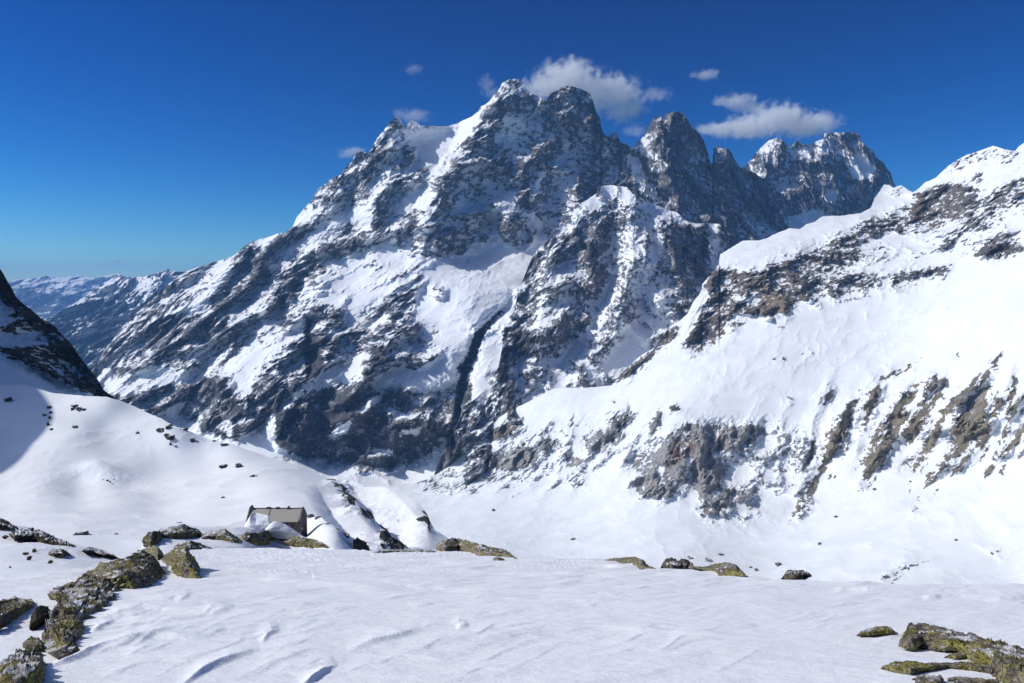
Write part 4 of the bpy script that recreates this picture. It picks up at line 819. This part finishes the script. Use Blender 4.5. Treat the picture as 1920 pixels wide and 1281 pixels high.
outcrop("rock", tb(A_([(-100, 1230), (0, 1185), (60, 1130), (120, 1095), (190, 1093), (235, 1160), (252, 1200)]), A_([(-100, 1500), (0, 1480), (60, 1400), (150, 1320), (220, 1255), (252, 1210)])), Yf, 1.6, R_lich, "large rounded rock in the bottom left corner covered in yellow green and brown lichen", ns=110, ntt=80, rough=.09, seed=14.4)
outcrop("rock", tb([(818, 1022), (832, 1013), (850, 1010), (870, 1012), (900, 1021), (925, 1028), (945, 1031), (955, 1037), (968, 1046)], [(818, 1034), (835, 1035), (860, 1031), (900, 1041), (940, 1042), (968, 1048)]), Yf, 3.5, R_lich, "low green topped rock on the snow field's far edge, left of centre", ns=90, seed=15.5)
outcrop("rock", tb([(924, 1047), (932, 1044), (945, 1048)], [(924, 1050), (935, 1052), (945, 1050)]), Yf, .8, R_lich, "tiny rock tip just in front of the low green topped far edge rock", ns=24, ntt=14, seed=15.9)
outcrop("rock", tb([(1136, 1049), (1165, 1046), (1190, 1044), (1205, 1050), (1215, 1061), (1232, 1067)], [(1136, 1052), (1165, 1054), (1185, 1057), (1200, 1066), (1232, 1069)]), Yf, 2.5, R_lich, "thin green rock sliver on the far edge of the snow field right of centre", ns=70, seed=16.6)
outcrop("rock", tb([(1242, 1056), (1250, 1049), (1262, 1048), (1272, 1053), (1284, 1049), (1298, 1058), (1304, 1064)], [(1242, 1062), (1260, 1066), (1290, 1065), (1304, 1066)]), Yf, 2.0, R_grey, "grey pinkish double boulder on the snow field's far edge, left of the green hump", ns=60, seed=17.7, rough=.16)
outcrop("rock", tb([(1300, 1062), (1322, 1064), (1345, 1057), (1365, 1055), (1380, 1060), (1398, 1077)], [(1300, 1065), (1330, 1070), (1350, 1077), (1398, 1080)]), Yf, 2.5, R_lich, "green rock hump on the snow field's far edge, right of the grey double boulder", ns=60, seed=18.8)
outcrop("rock", tb([(1470, 1079), (1478, 1069), (1490, 1071), (1503, 1070), (1522, 1077)], [(1470, 1083), (1490, 1085), (1522, 1081)]), Yf, 2.0, R_grey, "small dark grey rock, rightmost of the rocks on the snow field's far edge", ns=40, ntt=20, seed=19.9, rough=.16)
outcrop("rock", tb(C_([(555, 478), (620, 442), (700, 420), (800, 414), (840, 430), (865, 462)]), C_([(555, 482), (660, 482), (780, 470), (865, 468)])), Yf, .9, R_lich, "small flat rock with bright yellow lichen left of the large right hand outcrop", ns=60, ntt=40, seed=20.1)
outcrop("rock_outcrop", tb(C_([(895, 555), (950, 480), (985, 402), (1100, 405), (1250, 440), (1400, 480), (1500, 488), (1600, 520), (1780, 560), (1920, 600), (2150, 680)]), C_([(895, 565), (980, 583), (1090, 562), (1140, 570), (1300, 592), (1400, 600), (1480, 680), (1640, 750), (1780, 850), (1920, 900), (2150, 980)])), Yf, 2.2, R_lich, "large wedge shaped lichen rock at the right edge, sloping down to the right", 'rock outcrop', ns=190, ntt=100, seed=21.2, rough=.10)
outcrop("rock", tb(C_([(755, 742), (860, 705), (980, 698), (1100, 715), (1300, 714), (1500, 700), (1660, 735)]), C_([(755, 748), (900, 782), (1000, 800), (1100, 772), (1300, 742), (1500, 765), (1660, 785)])), Yf, .9, R_lich, "long low orange brown lichen rock below the large wedge shaped outcrop", ns=110, ntt=40, seed=22.3)
outcrop("rock", tb(C_([(1030, 835), (1080, 815), (1240, 823), (1265, 850)]), C_([(1030, 870), (1080, 905), (1200, 905), (1265, 860)])), Yf, .6, R_lich, "lichen rock at the bottom edge, left of the last rocks in the lower right corner", ns=50, ntt=34, seed=23.4)
outcrop("rock", tb(C_([(1300, 645), (1340, 628), (1420, 630), (1460, 645)]), C_([(1300, 655), (1360, 668), (1440, 662), (1460, 650)])), Yf, .4, R_lich, "small green stone in the snow hollow below the large wedge shaped outcrop", ns=40, ntt=24, seed=24.5)
outcrop("rock", tb(C_([(1300, 835), (1400, 828), (1560, 840), (1720, 850)]), C_([(1300, 850), (1450, 865), (1600, 880), (1720, 870)])), Yf, .5, R_lich, "thin flat rock strip at the bottom edge of the lower right corner", ns=60, ntt=24, seed=24.9)
outcrop("rock", tb([(662, 1012), (672, 1010), (684, 1018), (692, 1029)], [(662, 1028), (675, 1031), (692, 1032)]), lambda u, v: Yt(u, v)*.97, 4, R_dark, "dark rock at the lower end of the slope right of the hut", ns=40, ntt=30, seed=31.3, rough=.2)
outcrop("rock", tb([(700, 1033), (715, 1030), (740, 1032), (770, 1029), (800, 1031), (818, 1033)], [(700, 1036), (740, 1037), (780, 1036), (818, 1036)]), Yf, 1.5, R_dark, "thin broken line of dark rock on the far edge, left of the green topped rock", ns=90, ntt=14, seed=32.3, rough=.35)
# terrace rocks, left
outcrop("rock", tb(H([(-90, 15), (0, 55), (60, 82), (125, 122)]), H([(-90, 120), (0, 125), (60, 126), (125, 128)])), Yt, 8, R_dark, "dark rock at the left edge on the crest of the terrace", ns=60, seed=25.1, rough=.16)
outcrop("rock", tb(H([(65, 158), (150, 135), (230, 128), (330, 150), (400, 195), (500, 240), (585, 272)]), H([(65, 168), (110, 212), (250, 217), (330, 237), (450, 257), (585, 278)])), Yt, 7, R_dark, "long dark jagged rock sloping down right, upper left of the lichen covered rib", ns=90, ntt=44, seed=26.2, rough=.18)
outcrop("rock", tb(H([(610, 290), (670, 262), (760, 285), (862, 326)]), H([(610, 296), (700, 302), (780, 322), (862, 332)])), lambda u, v: Yt(u, v)*.95, 5, R_dark, "low dark rock just left of the upper tip of the lichen covered rib", ns=50, ntt=24, seed=27.3, rough=.16)
outcrop("rock", tb(H([(362, 300), (400, 280), (460, 276), (512, 300)]), H([(362, 320), (400, 330), (460, 332), (512, 318)])), Yt, 3.5, R_moss, "oval green grey rock on the terrace below the long dark jagged rock", ns=44, ntt=26, seed=28.4)

def boulder(u, v, wp, hp, yf, mat, label, group, seed, cat='rock', flat=.5, name='rock'):
    Y = float(yf(u, v)); x, y, z = [float(k) for k in at(u, v, Y)]
    bm = bmesh.new(); bmesh.ops.create_icosphere(bm, subdivisions=4, radius=1)
    V = np.array([q.co for q in bm.verts]); w_ = wp/F*Y*.5; h_ = hp/F*Y*.62
    n = fbm((V[:, 0]*1.3, V[:, 1]*1.3, V[:, 2]*1.3), 1.0, 4, .6, off=seed*3.7)*.9+np.round(fbm(V.T*.9, 1.0, 2, .5, off=seed+50)*4)/4*.5
    V = V*(1+n)[:, None]
    for q, c in zip(bm.verts, V): q.co = (c[0]*w_, c[1]*w_*.8, c[2]*h_)
    me = bpy.data.meshes.new(name); bm.to_mesh(me); bm.free()
    me.polygons.foreach_set('use_smooth', [True]*len(me.polygons)); me.materials.append(mat)
    o = bpy.data.objects.new(name, me); sc.collection.objects.link(o); o.location = (x, y, z+h_*.15)
    return tag(o, label, cat, group)
def G_(x, y): return x/3.558, 700+y/3.558
k = 0
SMALL = [(55, 180, 60, 30, 'a'), (330, 230, 36, 20, 'b'), (295, 281, 30, 18, 'b'), (340, 262, 26, 14, 'b'), (331, 300, 18, 24, 'b'), (320, 345, 18, 36, 'b'), (342, 373, 26, 10, 'b'),
                          (500, 222, 46, 20, 'c'), (530, 240, 50, 22, 'c'), (560, 245, 26, 18, 'c'), (485, 243, 30, 20, 'c'), (500, 358, 40, 12, 'c'), (918, 400, 26, 20, 'd'),
                          (1065, 382, 50, 22, 'e'), (1110, 420, 34, 30, 'e'), (1140, 436, 60, 32, 'e'), (1137, 478, 16, 26, 'e'), (1173, 490, 18, 14, 'e'), (1120, 365, 40, 24, 'e'),
                          (1285, 446, 34, 22, 'f'), (1240, 375, 40, 16, 'f'), (1140, 345, 26, 10, 'f'), (1500, 478, 60, 20, 'f'), (1430, 455, 30, 14, 'f'),
                          (597, 700, 48, 16, 'g'), (650, 700, 16, 8, 'g'), (688, 692, 22, 14, 'g'), (715, 715, 16, 10, 'g'), (735, 725, 16, 8, 'g'), (760, 710, 12, 8, 'g'), (690, 712, 12, 8, 'g'),
                          (1490, 622, 66, 22, 'h'), (1592, 620, 50, 24, 'h'), (1690, 686, 50, 12, 'i'), (1490, 832, 32, 12, 'i'), (1570, 708, 14, 6, 'i')]
ORD = ['first', 'second', 'third', 'fourth', 'fifth', 'sixth', 'seventh', 'eighth', 'ninth', 'tenth', 'eleventh', 'twelfth', 'thirteenth', 'fourteenth']
WH = {'b': "in the upright row at the snow shoulder's end", 'c': "in the cluster just under the snow shoulder's top", 'e': "in the cluster on the shaded snow shoulder", 'f': "along the snow shoulder's falling crest",
      'g': "on the little snow knoll in the basin", 'h': "of the pair at the basin's right end", 'i': "in the smooth basin snow above the hut"}
GP = {'b': 'row of rocks on the snow shoulder', 'c': 'rocks under the shoulder top', 'e': 'rocks on the shaded shoulder', 'f': 'rocks along the shoulder crest', 'g': 'rocks on the snow knoll', 'h': 'pair of rocks in the basin', 'i': 'rocks in the basin snow'}
def place_row(items, yf, mat, word, where, group, down=False):
    """items (u, v, w, h): small rocks told apart by their order from the left (or from the top)"""
    global k
    for n_, (u_, v_, w_, h_) in enumerate(sorted(items, key=lambda q: q[1] if down else q[0])):
        k += 1; boulder(u_, v_, w_, h_, yf, mat, "%s, %s from the %s %s" % (word, ORD[n_], 'top' if down else 'left', where), group, k)
for g_ in 'bcefghi':
    place_row([(*G_(x, y), w0/3.558*.8, h0/3.558*.8) for x, y, w0, h0, q in SMALL if q == g_], Yb, R_dark, "small dark rock", WH[g_], GP[g_], g_ == 'b')
for x, y, w0, h0, q in SMALL:
    if q in 'ad':
        k += 1; boulder(*G_(x, y), w0/3.558*.8, h0/3.558*.8, Yb, R_dark, "dark rock on the snow shoulder's crest at the left edge" if q == 'a' else "lone dark rock in the middle of the shaded face of the snow shoulder", None, k)
for x, y, w0, h0, lab in [(610, 165, 105, 34, "low dark rock alone in the basin snow, above the long jagged terrace rock"), (870, 168, 30, 14, "tiny dark rock in the basin snow left of the mossy terrace rocks"), (1345, 82, 40, 10, "thin dark rock in the basin snow above the leftmost mossy hump")]:
    k += 1; u_, v_ = H([(x, y)])[0]; boulder(u_, v_, w0/3.99*.8, h0/3.99*.8, Yb, R_dark, lab, None, k)
place_row([(*H([(x, y)])[0], w0/3.99*.8, h0/3.99*.8) for x, y, w0, h0 in [(255, 292, 36, 26), (218, 350, 36, 34), (192, 312, 44, 18), (378, 375, 40, 30), (40, 190, 44, 24), (75, 413, 18, 14)]], Yt, R_dark, "small dark stone", "in the snow under the long jagged rock", 'stones on the left terrace')
place_row([(583, 968, 12, 5), (598, 973, 14, 5), (615, 984, 10, 4), (630, 994, 12, 4), (648, 1005, 14, 5)], Yt, R_dark, "small dark rock", "on the snow slope falling away beside the hut", 'rocks on the slope beside the hut')
place_row([(1076, 1012, 10.5, 4.5), (925, 958, 6.0, 4.5), (1640, 918, 6.0, 3.8), (1567, 969, 6.0, 3.0), (1537, 1021, 7.5, 4.5), (1460, 1060, 9.0, 6.8), (1793, 1013, 6.0, 3.0), (1352, 1040, 9.0, 3.8), (1329, 1052, 12.0, 4.5), (1325, 1049, 7.5, 3.0), (1296, 1048, 7.5, 3.0), (1291, 1045, 4.5, 3.0), (1408, 1064, 4.5, 2.2), (1418, 1069, 6.0, 4.5)],
          Yr, R_grey, "loose grey rock", "on the valley floor snow", 'loose rocks on the valley snow')

# ================================================================== HUT
def P3(u, v, Y): return np.array([float(q) for q in at(u, v, Y)])
def stone_mat():
    t = NT("hut_stone"); pos = t.n('ShaderNodeNewGeometry').outputs['Position']
    mp = t.n('ShaderNodeMapping'); t.l(pos, mp.inputs[0]); mp.inputs['Scale'].default_value = (2.2, 2.2, 4.2)
    vo = t.n('ShaderNodeTexVoronoi'); vo.inputs['Scale'].default_value = 1.0; t.l(mp.outputs[0], vo.inputs['Vector'])
    ve = t.n('ShaderNodeTexVoronoi', feature='DISTANCE_TO_EDGE'); ve.inputs['Scale'].default_value = 1.0; t.l(mp.outputs[0], ve.inputs['Vector'])
    sp = t.n('ShaderNodeSeparateXYZ'); t.l(vo.outputs['Color'], sp.inputs[0])
    c = t.mix(sp.outputs[0], (.10, .085, .075), (.25, .20, .17)); e = t.ramp(ve.outputs[0], 0, .08)
    c = t.mix(e, (.05, .045, .04), c)
    bs = t.n('ShaderNodeBsdfPrincipled'); t.l(c, bs.inputs['Base Color']); bs.inputs['Roughness'].default_value = .95
    b = t.n('ShaderNodeBump'); b.inputs['Distance'].default_value = .06; t.l(e, b.inputs['Height']); t.l(b.outputs[0], bs.inputs['Normal'])
    o = t.n('ShaderNodeOutputMaterial'); t.l(bs.outputs[0], o.inputs[0]); return t.m
def flat_mat(name, col, rough=.8, var=.15, sc_=1.5):
    t = NT(name); pos = t.n('ShaderNodeNewGeometry').outputs['Position']
    c = t.mix(t.noise(sc_, 5, .7, pos), tuple(k*(1-var) for k in col), tuple(k*(1+var) for k in col))
    bs = t.n('ShaderNodeBsdfPrincipled'); t.l(c, bs.inputs['Base Color']); bs.inputs['Roughness'].default_value = rough
    o = t.n('ShaderNodeOutputMaterial'); t.l(bs.outputs[0], o.inputs[0]); return t.m
M_stone = stone_mat(); M_roof = flat_mat("hut_roof", (.40, .375, .32), .7, .12, .8); M_trim = flat_mat("hut_timber", (.05, .04, .035)); M_shut = flat_mat("hut_shutter", (.16, .05, .035)); M_glass = flat_mat("hut_glass", (.02, .03, .06), .2)
YFr, YBk = 149.5, 154.5
cr = P3(563, 978, YFr); apex = P3(565, 954, (YFr+YBk)/2); bot = P3(563, 1008, YFr); cl = P3(461, 979, YFr)
xR, xL = cr[0], cl[0]; zE, zR, zB = cr[2], apex[2], bot[2]; yM = (YFr+YBk)/2
hut = bpy.data.objects.new("stone_hut", None); sc.collection.objects.link(hut); hut.location = ((xL+xR)/2, yM, zB)
tag(hut, "small stone mountain hut with a grey brown pitched roof, half buried in snow", "hut")
OX, OY, OZ = hut.location
def prism(name, pts, y0, y1, mat, parent=None, axis='y'):
    """polygon in the x-z plane pushed from y0 to y1 (axis 'x': polygon in the y-z plane, x0 to x1)"""
    bm = bmesh.new(); lo = []; hi = []
    for p, q in pts:
        a_, b_ = ((p, y0, q), (p, y1, q)) if axis == 'y' else ((y0, p, q), (y1, p, q))
        lo.append(bm.verts.new((a_[0]-OX, a_[1]-OY, a_[2]-OZ))); hi.append(bm.verts.new((b_[0]-OX, b_[1]-OY, b_[2]-OZ)))
    n = len(pts); bm.faces.new(lo); bm.faces.new(hi[::-1])
    for i in range(n): bm.faces.new((lo[i], hi[i], hi[(i+1) % n], lo[(i+1) % n]))
    bmesh.ops.recalc_face_normals(bm, faces=bm.faces)
    bmesh.ops.bevel(bm, geom=list(bm.edges), offset=.02, segments=1, affect='EDGES')
    me = bpy.data.meshes.new(name); bm.to_mesh(me); bm.free(); me.materials.append(mat)
    o = bpy.data.objects.new(name, me); sc.collection.objects.link(o); o.parent = parent or hut
    return o
prism("wall", [(xL+.3, zB-1), (xR-.42, zB-1), (xR-.42, zE-.05), (xL+.3, zE-.05)], YFr+.1, YFr+.6, M_stone)
prism("wall", [(xL+.3, zB-1), (xR-.42, zB-1), (xR-.42, zE-.05), (xL+.3, zE-.05)], YBk-.6, YBk-.1, M_stone)
gp = [(YFr, zB-1), (YBk, zB-1), (YBk, zE+.15), (yM+.35, zR+.32), (yM-.35, zR+.32), (YFr, zE+.15)]
prism("gable_wall", gp, xR-.4, xR, M_stone, axis='x'); prism("gable_wall", gp, xL, xL+.28, M_stone, axis='x')
rf = prism("roof", [(YFr-.25, zE-.12), (YFr-.25, zE+.02), (yM, zR+.1), (YBk+.25, zE+.02), (YBk+.25, zE-.12), (yM, zR-.06)], xL+.31, xR-.43, M_roof, axis='x')
seam = xL+.31+(xR-xL)*.36
prism("roof_seam", [(YFr-.28, zE+.03), (YFr-.28, zE+.07), (yM-.02, zR+.155), (yM-.02, zR+.11)], seam, seam+.12, M_trim, parent=rf, axis='x')
prism("ridge_cap", [(yM-.16, zR+.09), (yM, zR+.21), (yM+.16, zR+.09)], xL+.4, xR-.5, M_trim, parent=rf, axis='x')
for fx, w_ in ((.30, 1.1), (.48, .9)): prism("roof_vent", [(xL+(xR-xL)*fx, zR+.05), (xL+(xR-xL)*fx+w_, zR+.05), (xL+(xR-xL)*fx+w_-.1, zR+.34), (xL+(xR-xL)*fx+.1, zR+.34)], yM-.2, yM+.2, M_trim, parent=rf)
xc = xL+(xR-xL)*.70
ch = prism("chimney", [(xc, zR-.1), (xc+.5, zR-.1), (xc+.45, zR+.45), (xc+.3, zR+.6), (xc+.05, zR+.42)], yM-.25, yM+.25, M_stone)
xc = xL+.05
ch = prism("chimney", [(xc-.1, zR-.2), (xc+.75, zR-.2), (xc+.6, zR+.45), (xc+.3, zR+.72), (xc, zR+.4)], yM-.4, yM+.4, M_stone)
dr = prism("door", [(yM-.1, zB+.3), (yM+.8, zB+.3), (yM+.8, zB+2.2), (yM-.1, zB+2.2)], xR+.003, xR+.05, M_shut, axis='x')
prism("handle", [(yM+.62, zB+1.2), (yM+.7, zB+1.2), (yM+.7, zB+1.35), (yM+.62, zB+1.35)], xR+.053, xR+.1, M_trim, parent=dr, axis='x')
wd = prism("window", [(YFr+.7, zB+.7), (YFr+1.6, zB+.7), (YFr+1.6, zB+1.5), (YFr+.7, zB+1.5)], xR+.003, xR+.06, M_glass, axis='x')
prism("window_lintel", [(YFr+.6, zB+1.52), (YFr+1.7, zB+1.52), (YFr+1.7, zB+1.68), (YFr+.6, zB+1.68)], xR+.003, xR+.12, flat_mat("hut_lintel", (.5, .5, .5)), parent=wd, axis='x')
xw = xL+(xR-xL)*.60
prism("window", [(xw, zE-.75), (xw+.8, zE-.75), (xw+.8, zE-.2), (xw, zE-.2)], YFr+.04, YFr+.097, M_trim)
for i in range(7):
    f_ = (i+.5)/7; yy = YFr+.1+(yM-YFr-.4)*f_; zz = zE+.16+(zR-zE+.16)*f_
    prism("coping_stone", [(yy, zz-.05), (yy+.24, zz+.06), (yy+.2, zz+.24), (yy-.02, zz+.13)], xR-.38, xR-.06, flat_mat("coping", (.42, .4, .38)) if i == 0 else bpy.data.materials["coping"], axis='x')
hutY = lambda u, v: np.full_like(np.asarray(u, float), 147.2)
hutY2 = lambda u, v: 147.6+np.clip((990-np.asarray(v, float))/28, 0, 1)*4.6
o = outcrop("snow_drift", tb([(497, 992), (505, 984), (512, 978), (518, 977), (528, 980), (540, 986), (552, 994), (566, 1004), (574, 1008)], [(497, 1000), (520, 1006), (574, 1012)]), hutY, 2.3, R_snow, "snow drift banked against the front wall of the hut", "snow drift", ns=70, rough=.02, bulge=.5, kind='structure')
o = outcrop("snow_drift", tb([(456, 990), (464, 976), (471, 965), (480, 962), (495, 965), (506, 968), (510, 978), (505, 990)], [(456, 994), (480, 998), (505, 996)]), hutY2, 4.4, R_snow, "snow drift covering the lower left half of the hut roof", "snow drift", ns=70, rough=.02, bulge=.04, kind='structure', seed=3)

# ================================================================== CLOUDS
def cloud(puffs, Y, dens, label, thick=.7, nsc=3.0, namp=1.0):
    pts = []
    for u, v, ru, rv in puffs:
        c = P3(u, v, Y); s_ = Y/F
        pts.append((c, ru*s_, rv*s_))
    lo = np.min([c-np.array([r*1.5, r*1.5*thick, q*1.7]) for c, r, q in pts], 0); hi = np.max([c+np.array([r*1.5, r*1.5*thick, q*1.7]) for c, r, q in pts], 0)
    mid = (lo+hi)/2
    t = NT("cloud_vapour"); co = t.n('ShaderNodeTexCoord').outputs['Object']
    f = None
    for c, r, q in pts:
        sb = t.n('ShaderNodeVectorMath', operation='SUBTRACT'); t.l(co, sb.inputs[0]); sb.inputs[1].default_value = tuple(c-mid)
        ml = t.n('ShaderNodeVectorMath', operation='MULTIPLY'); t.l(sb.outputs[0], ml.inputs[0]); ml.inputs[1].default_value = (1/r, 1/(r*thick), 1/q)
        ln = t.n('ShaderNodeVectorMath', operation='LENGTH'); t.l(ml.outputs[0], ln.inputs[0])
        g = t.math('SUBTRACT', 1.0, ln.outputs['Value'])
        f = g if f is None else t.math('SMOOTH_MAX', f, g, .25)
    size = float(np.median([r for _, r, _ in pts]))
    n = t.noise(nsc/size, 8, .66, co)
    x = t.math('ADD', f, t.math('MULTIPLY', t.math('SUBTRACT', n, .5), 2.5*namp))
    d = t.math('MULTIPLY', t.ramp(x, -.05, .60), dens)
    pv = t.n('ShaderNodeVolumePrincipled'); pv.inputs['Color'].default_value = (1, 1, 1, 1); pv.inputs['Anisotropy'].default_value = .0; t.l(d, pv.inputs['Density'])
    om = t.n('ShaderNodeOutputMaterial'); t.l(pv.outputs[0], om.inputs['Volume'])
    t.m.cycles.volume_sampling = 'EQUIANGULAR' if False else 'MULTIPLE_IMPORTANCE'
    # domain: a lumpy ellipsoid shell round all the puffs
    bm = bmesh.new(); bmesh.ops.create_icosphere(bm, subdivisions=3, radius=1)
    h = (hi-lo)/2*1.25
    for q in bm.verts: q.co = (q.co.x*h[0], q.co.y*h[1], q.co.z*h[2])
    me = bpy.data.meshes.new("cloud"); bm.to_mesh(me); bm.free(); me.materials.append(t.m)
    o = bpy.data.objects.new("cloud", me); sc.collection.objects.link(o); o.location = mid
    return tag(o, label, "cloud")
D = .0055
cloud([(1065, 150, 62, 36), (1020, 165, 45, 22), (1078, 130, 30, 22), (1150, 175, 55, 34), (1170, 205, 42, 26), (1110, 175, 60, 40), (1135, 160, 50, 14)], 12000, D, "large white cumulus cloud behind the pointed summit and the domed top", nsc=3.4, namp=1.15)
cloud([(1400, 240, 60, 20), (1350, 243, 48, 12), (1455, 225, 60, 30), (1510, 235, 60, 24), (1540, 225, 34, 16), (1480, 215, 30, 22)], 12000, D, "long white cloud above the flat topped summit on the right", nsc=3.4, namp=1.15)
cloud([(1380, 190, 38, 15), (1400, 200, 34, 10), (1350, 192, 18, 8)], 12500, D*.7, "small ragged cloud floating just above the long white cloud", nsc=2.0)
cloud([(1325, 140, 26, 10), (1300, 142, 10, 5)], 12500, D*.6, "small oval cloud, highest in the sky on the right", nsc=1.6)
cloud([(1230, 178, 30, 14), (1205, 188, 16, 9), (1190, 245, 24, 12)], 12500, D*.35, "thin wisp between the large cumulus and the twin topped pyramid", nsc=2.0, namp=1.1)
cloud([(913, 158, 16, 22), (925, 175, 18, 14)], 12500, D*.35, "thin wisp left of the pointed summit", nsc=1.8, namp=1.1)
cloud([(775, 218, 32, 14), (750, 214, 16, 10)], 12500, D*.4, "thin wisp above the snow saddle left of the summit", nsc=2.0, namp=1.1)
cloud([(662, 285, 26, 10), (645, 292, 14, 6)], 12500, D*.7, "small white cloud touching the left ridge of the massif", nsc=1.8)
cloud([(775, 130, 18, 10)], 12500, D*.3, "faint wisp high above the left shoulder of the massif", nsc=1.8, namp=1.2)
cloud([(222, 491, 18, 4), (190, 496, 14, 3)], 62000, D*.12, "thin streak of cloud low over the distant range at far left", nsc=1.6, thick=.8)

# ================================================================== HAZE
def box(name, lo, hi, mat):
    v = [(x, y, z) for x in (lo[0], hi[0]) for y in (lo[1], hi[1]) for z in (lo[2], hi[2])]
    q = [(0, 1, 3, 2), (4, 6, 7, 5), (0, 4, 5, 1), (2, 3, 7, 6), (0, 2, 6, 4), (1, 5, 7, 3)]
    return link_mesh(name, v, q, mat, smooth=False)
t = NT("haze"); pv = t.n('ShaderNodeVolumePrincipled'); pv.inputs['Color'].default_value = (.24, .53, 1, 1); pv.inputs['Density'].default_value = 3.1e-5; pv.inputs['Anisotropy'].default_value = .0
om = t.n('ShaderNodeOutputMaterial'); t.l(pv.outputs[0], om.inputs['Volume'])
o = box("haze", (-40000, -3000, -4200), (40000, 42000, 1420), t.m)
tag(o, kind='stuff', label="thin blue mountain air between the viewer and the far ranges", cat="haze")
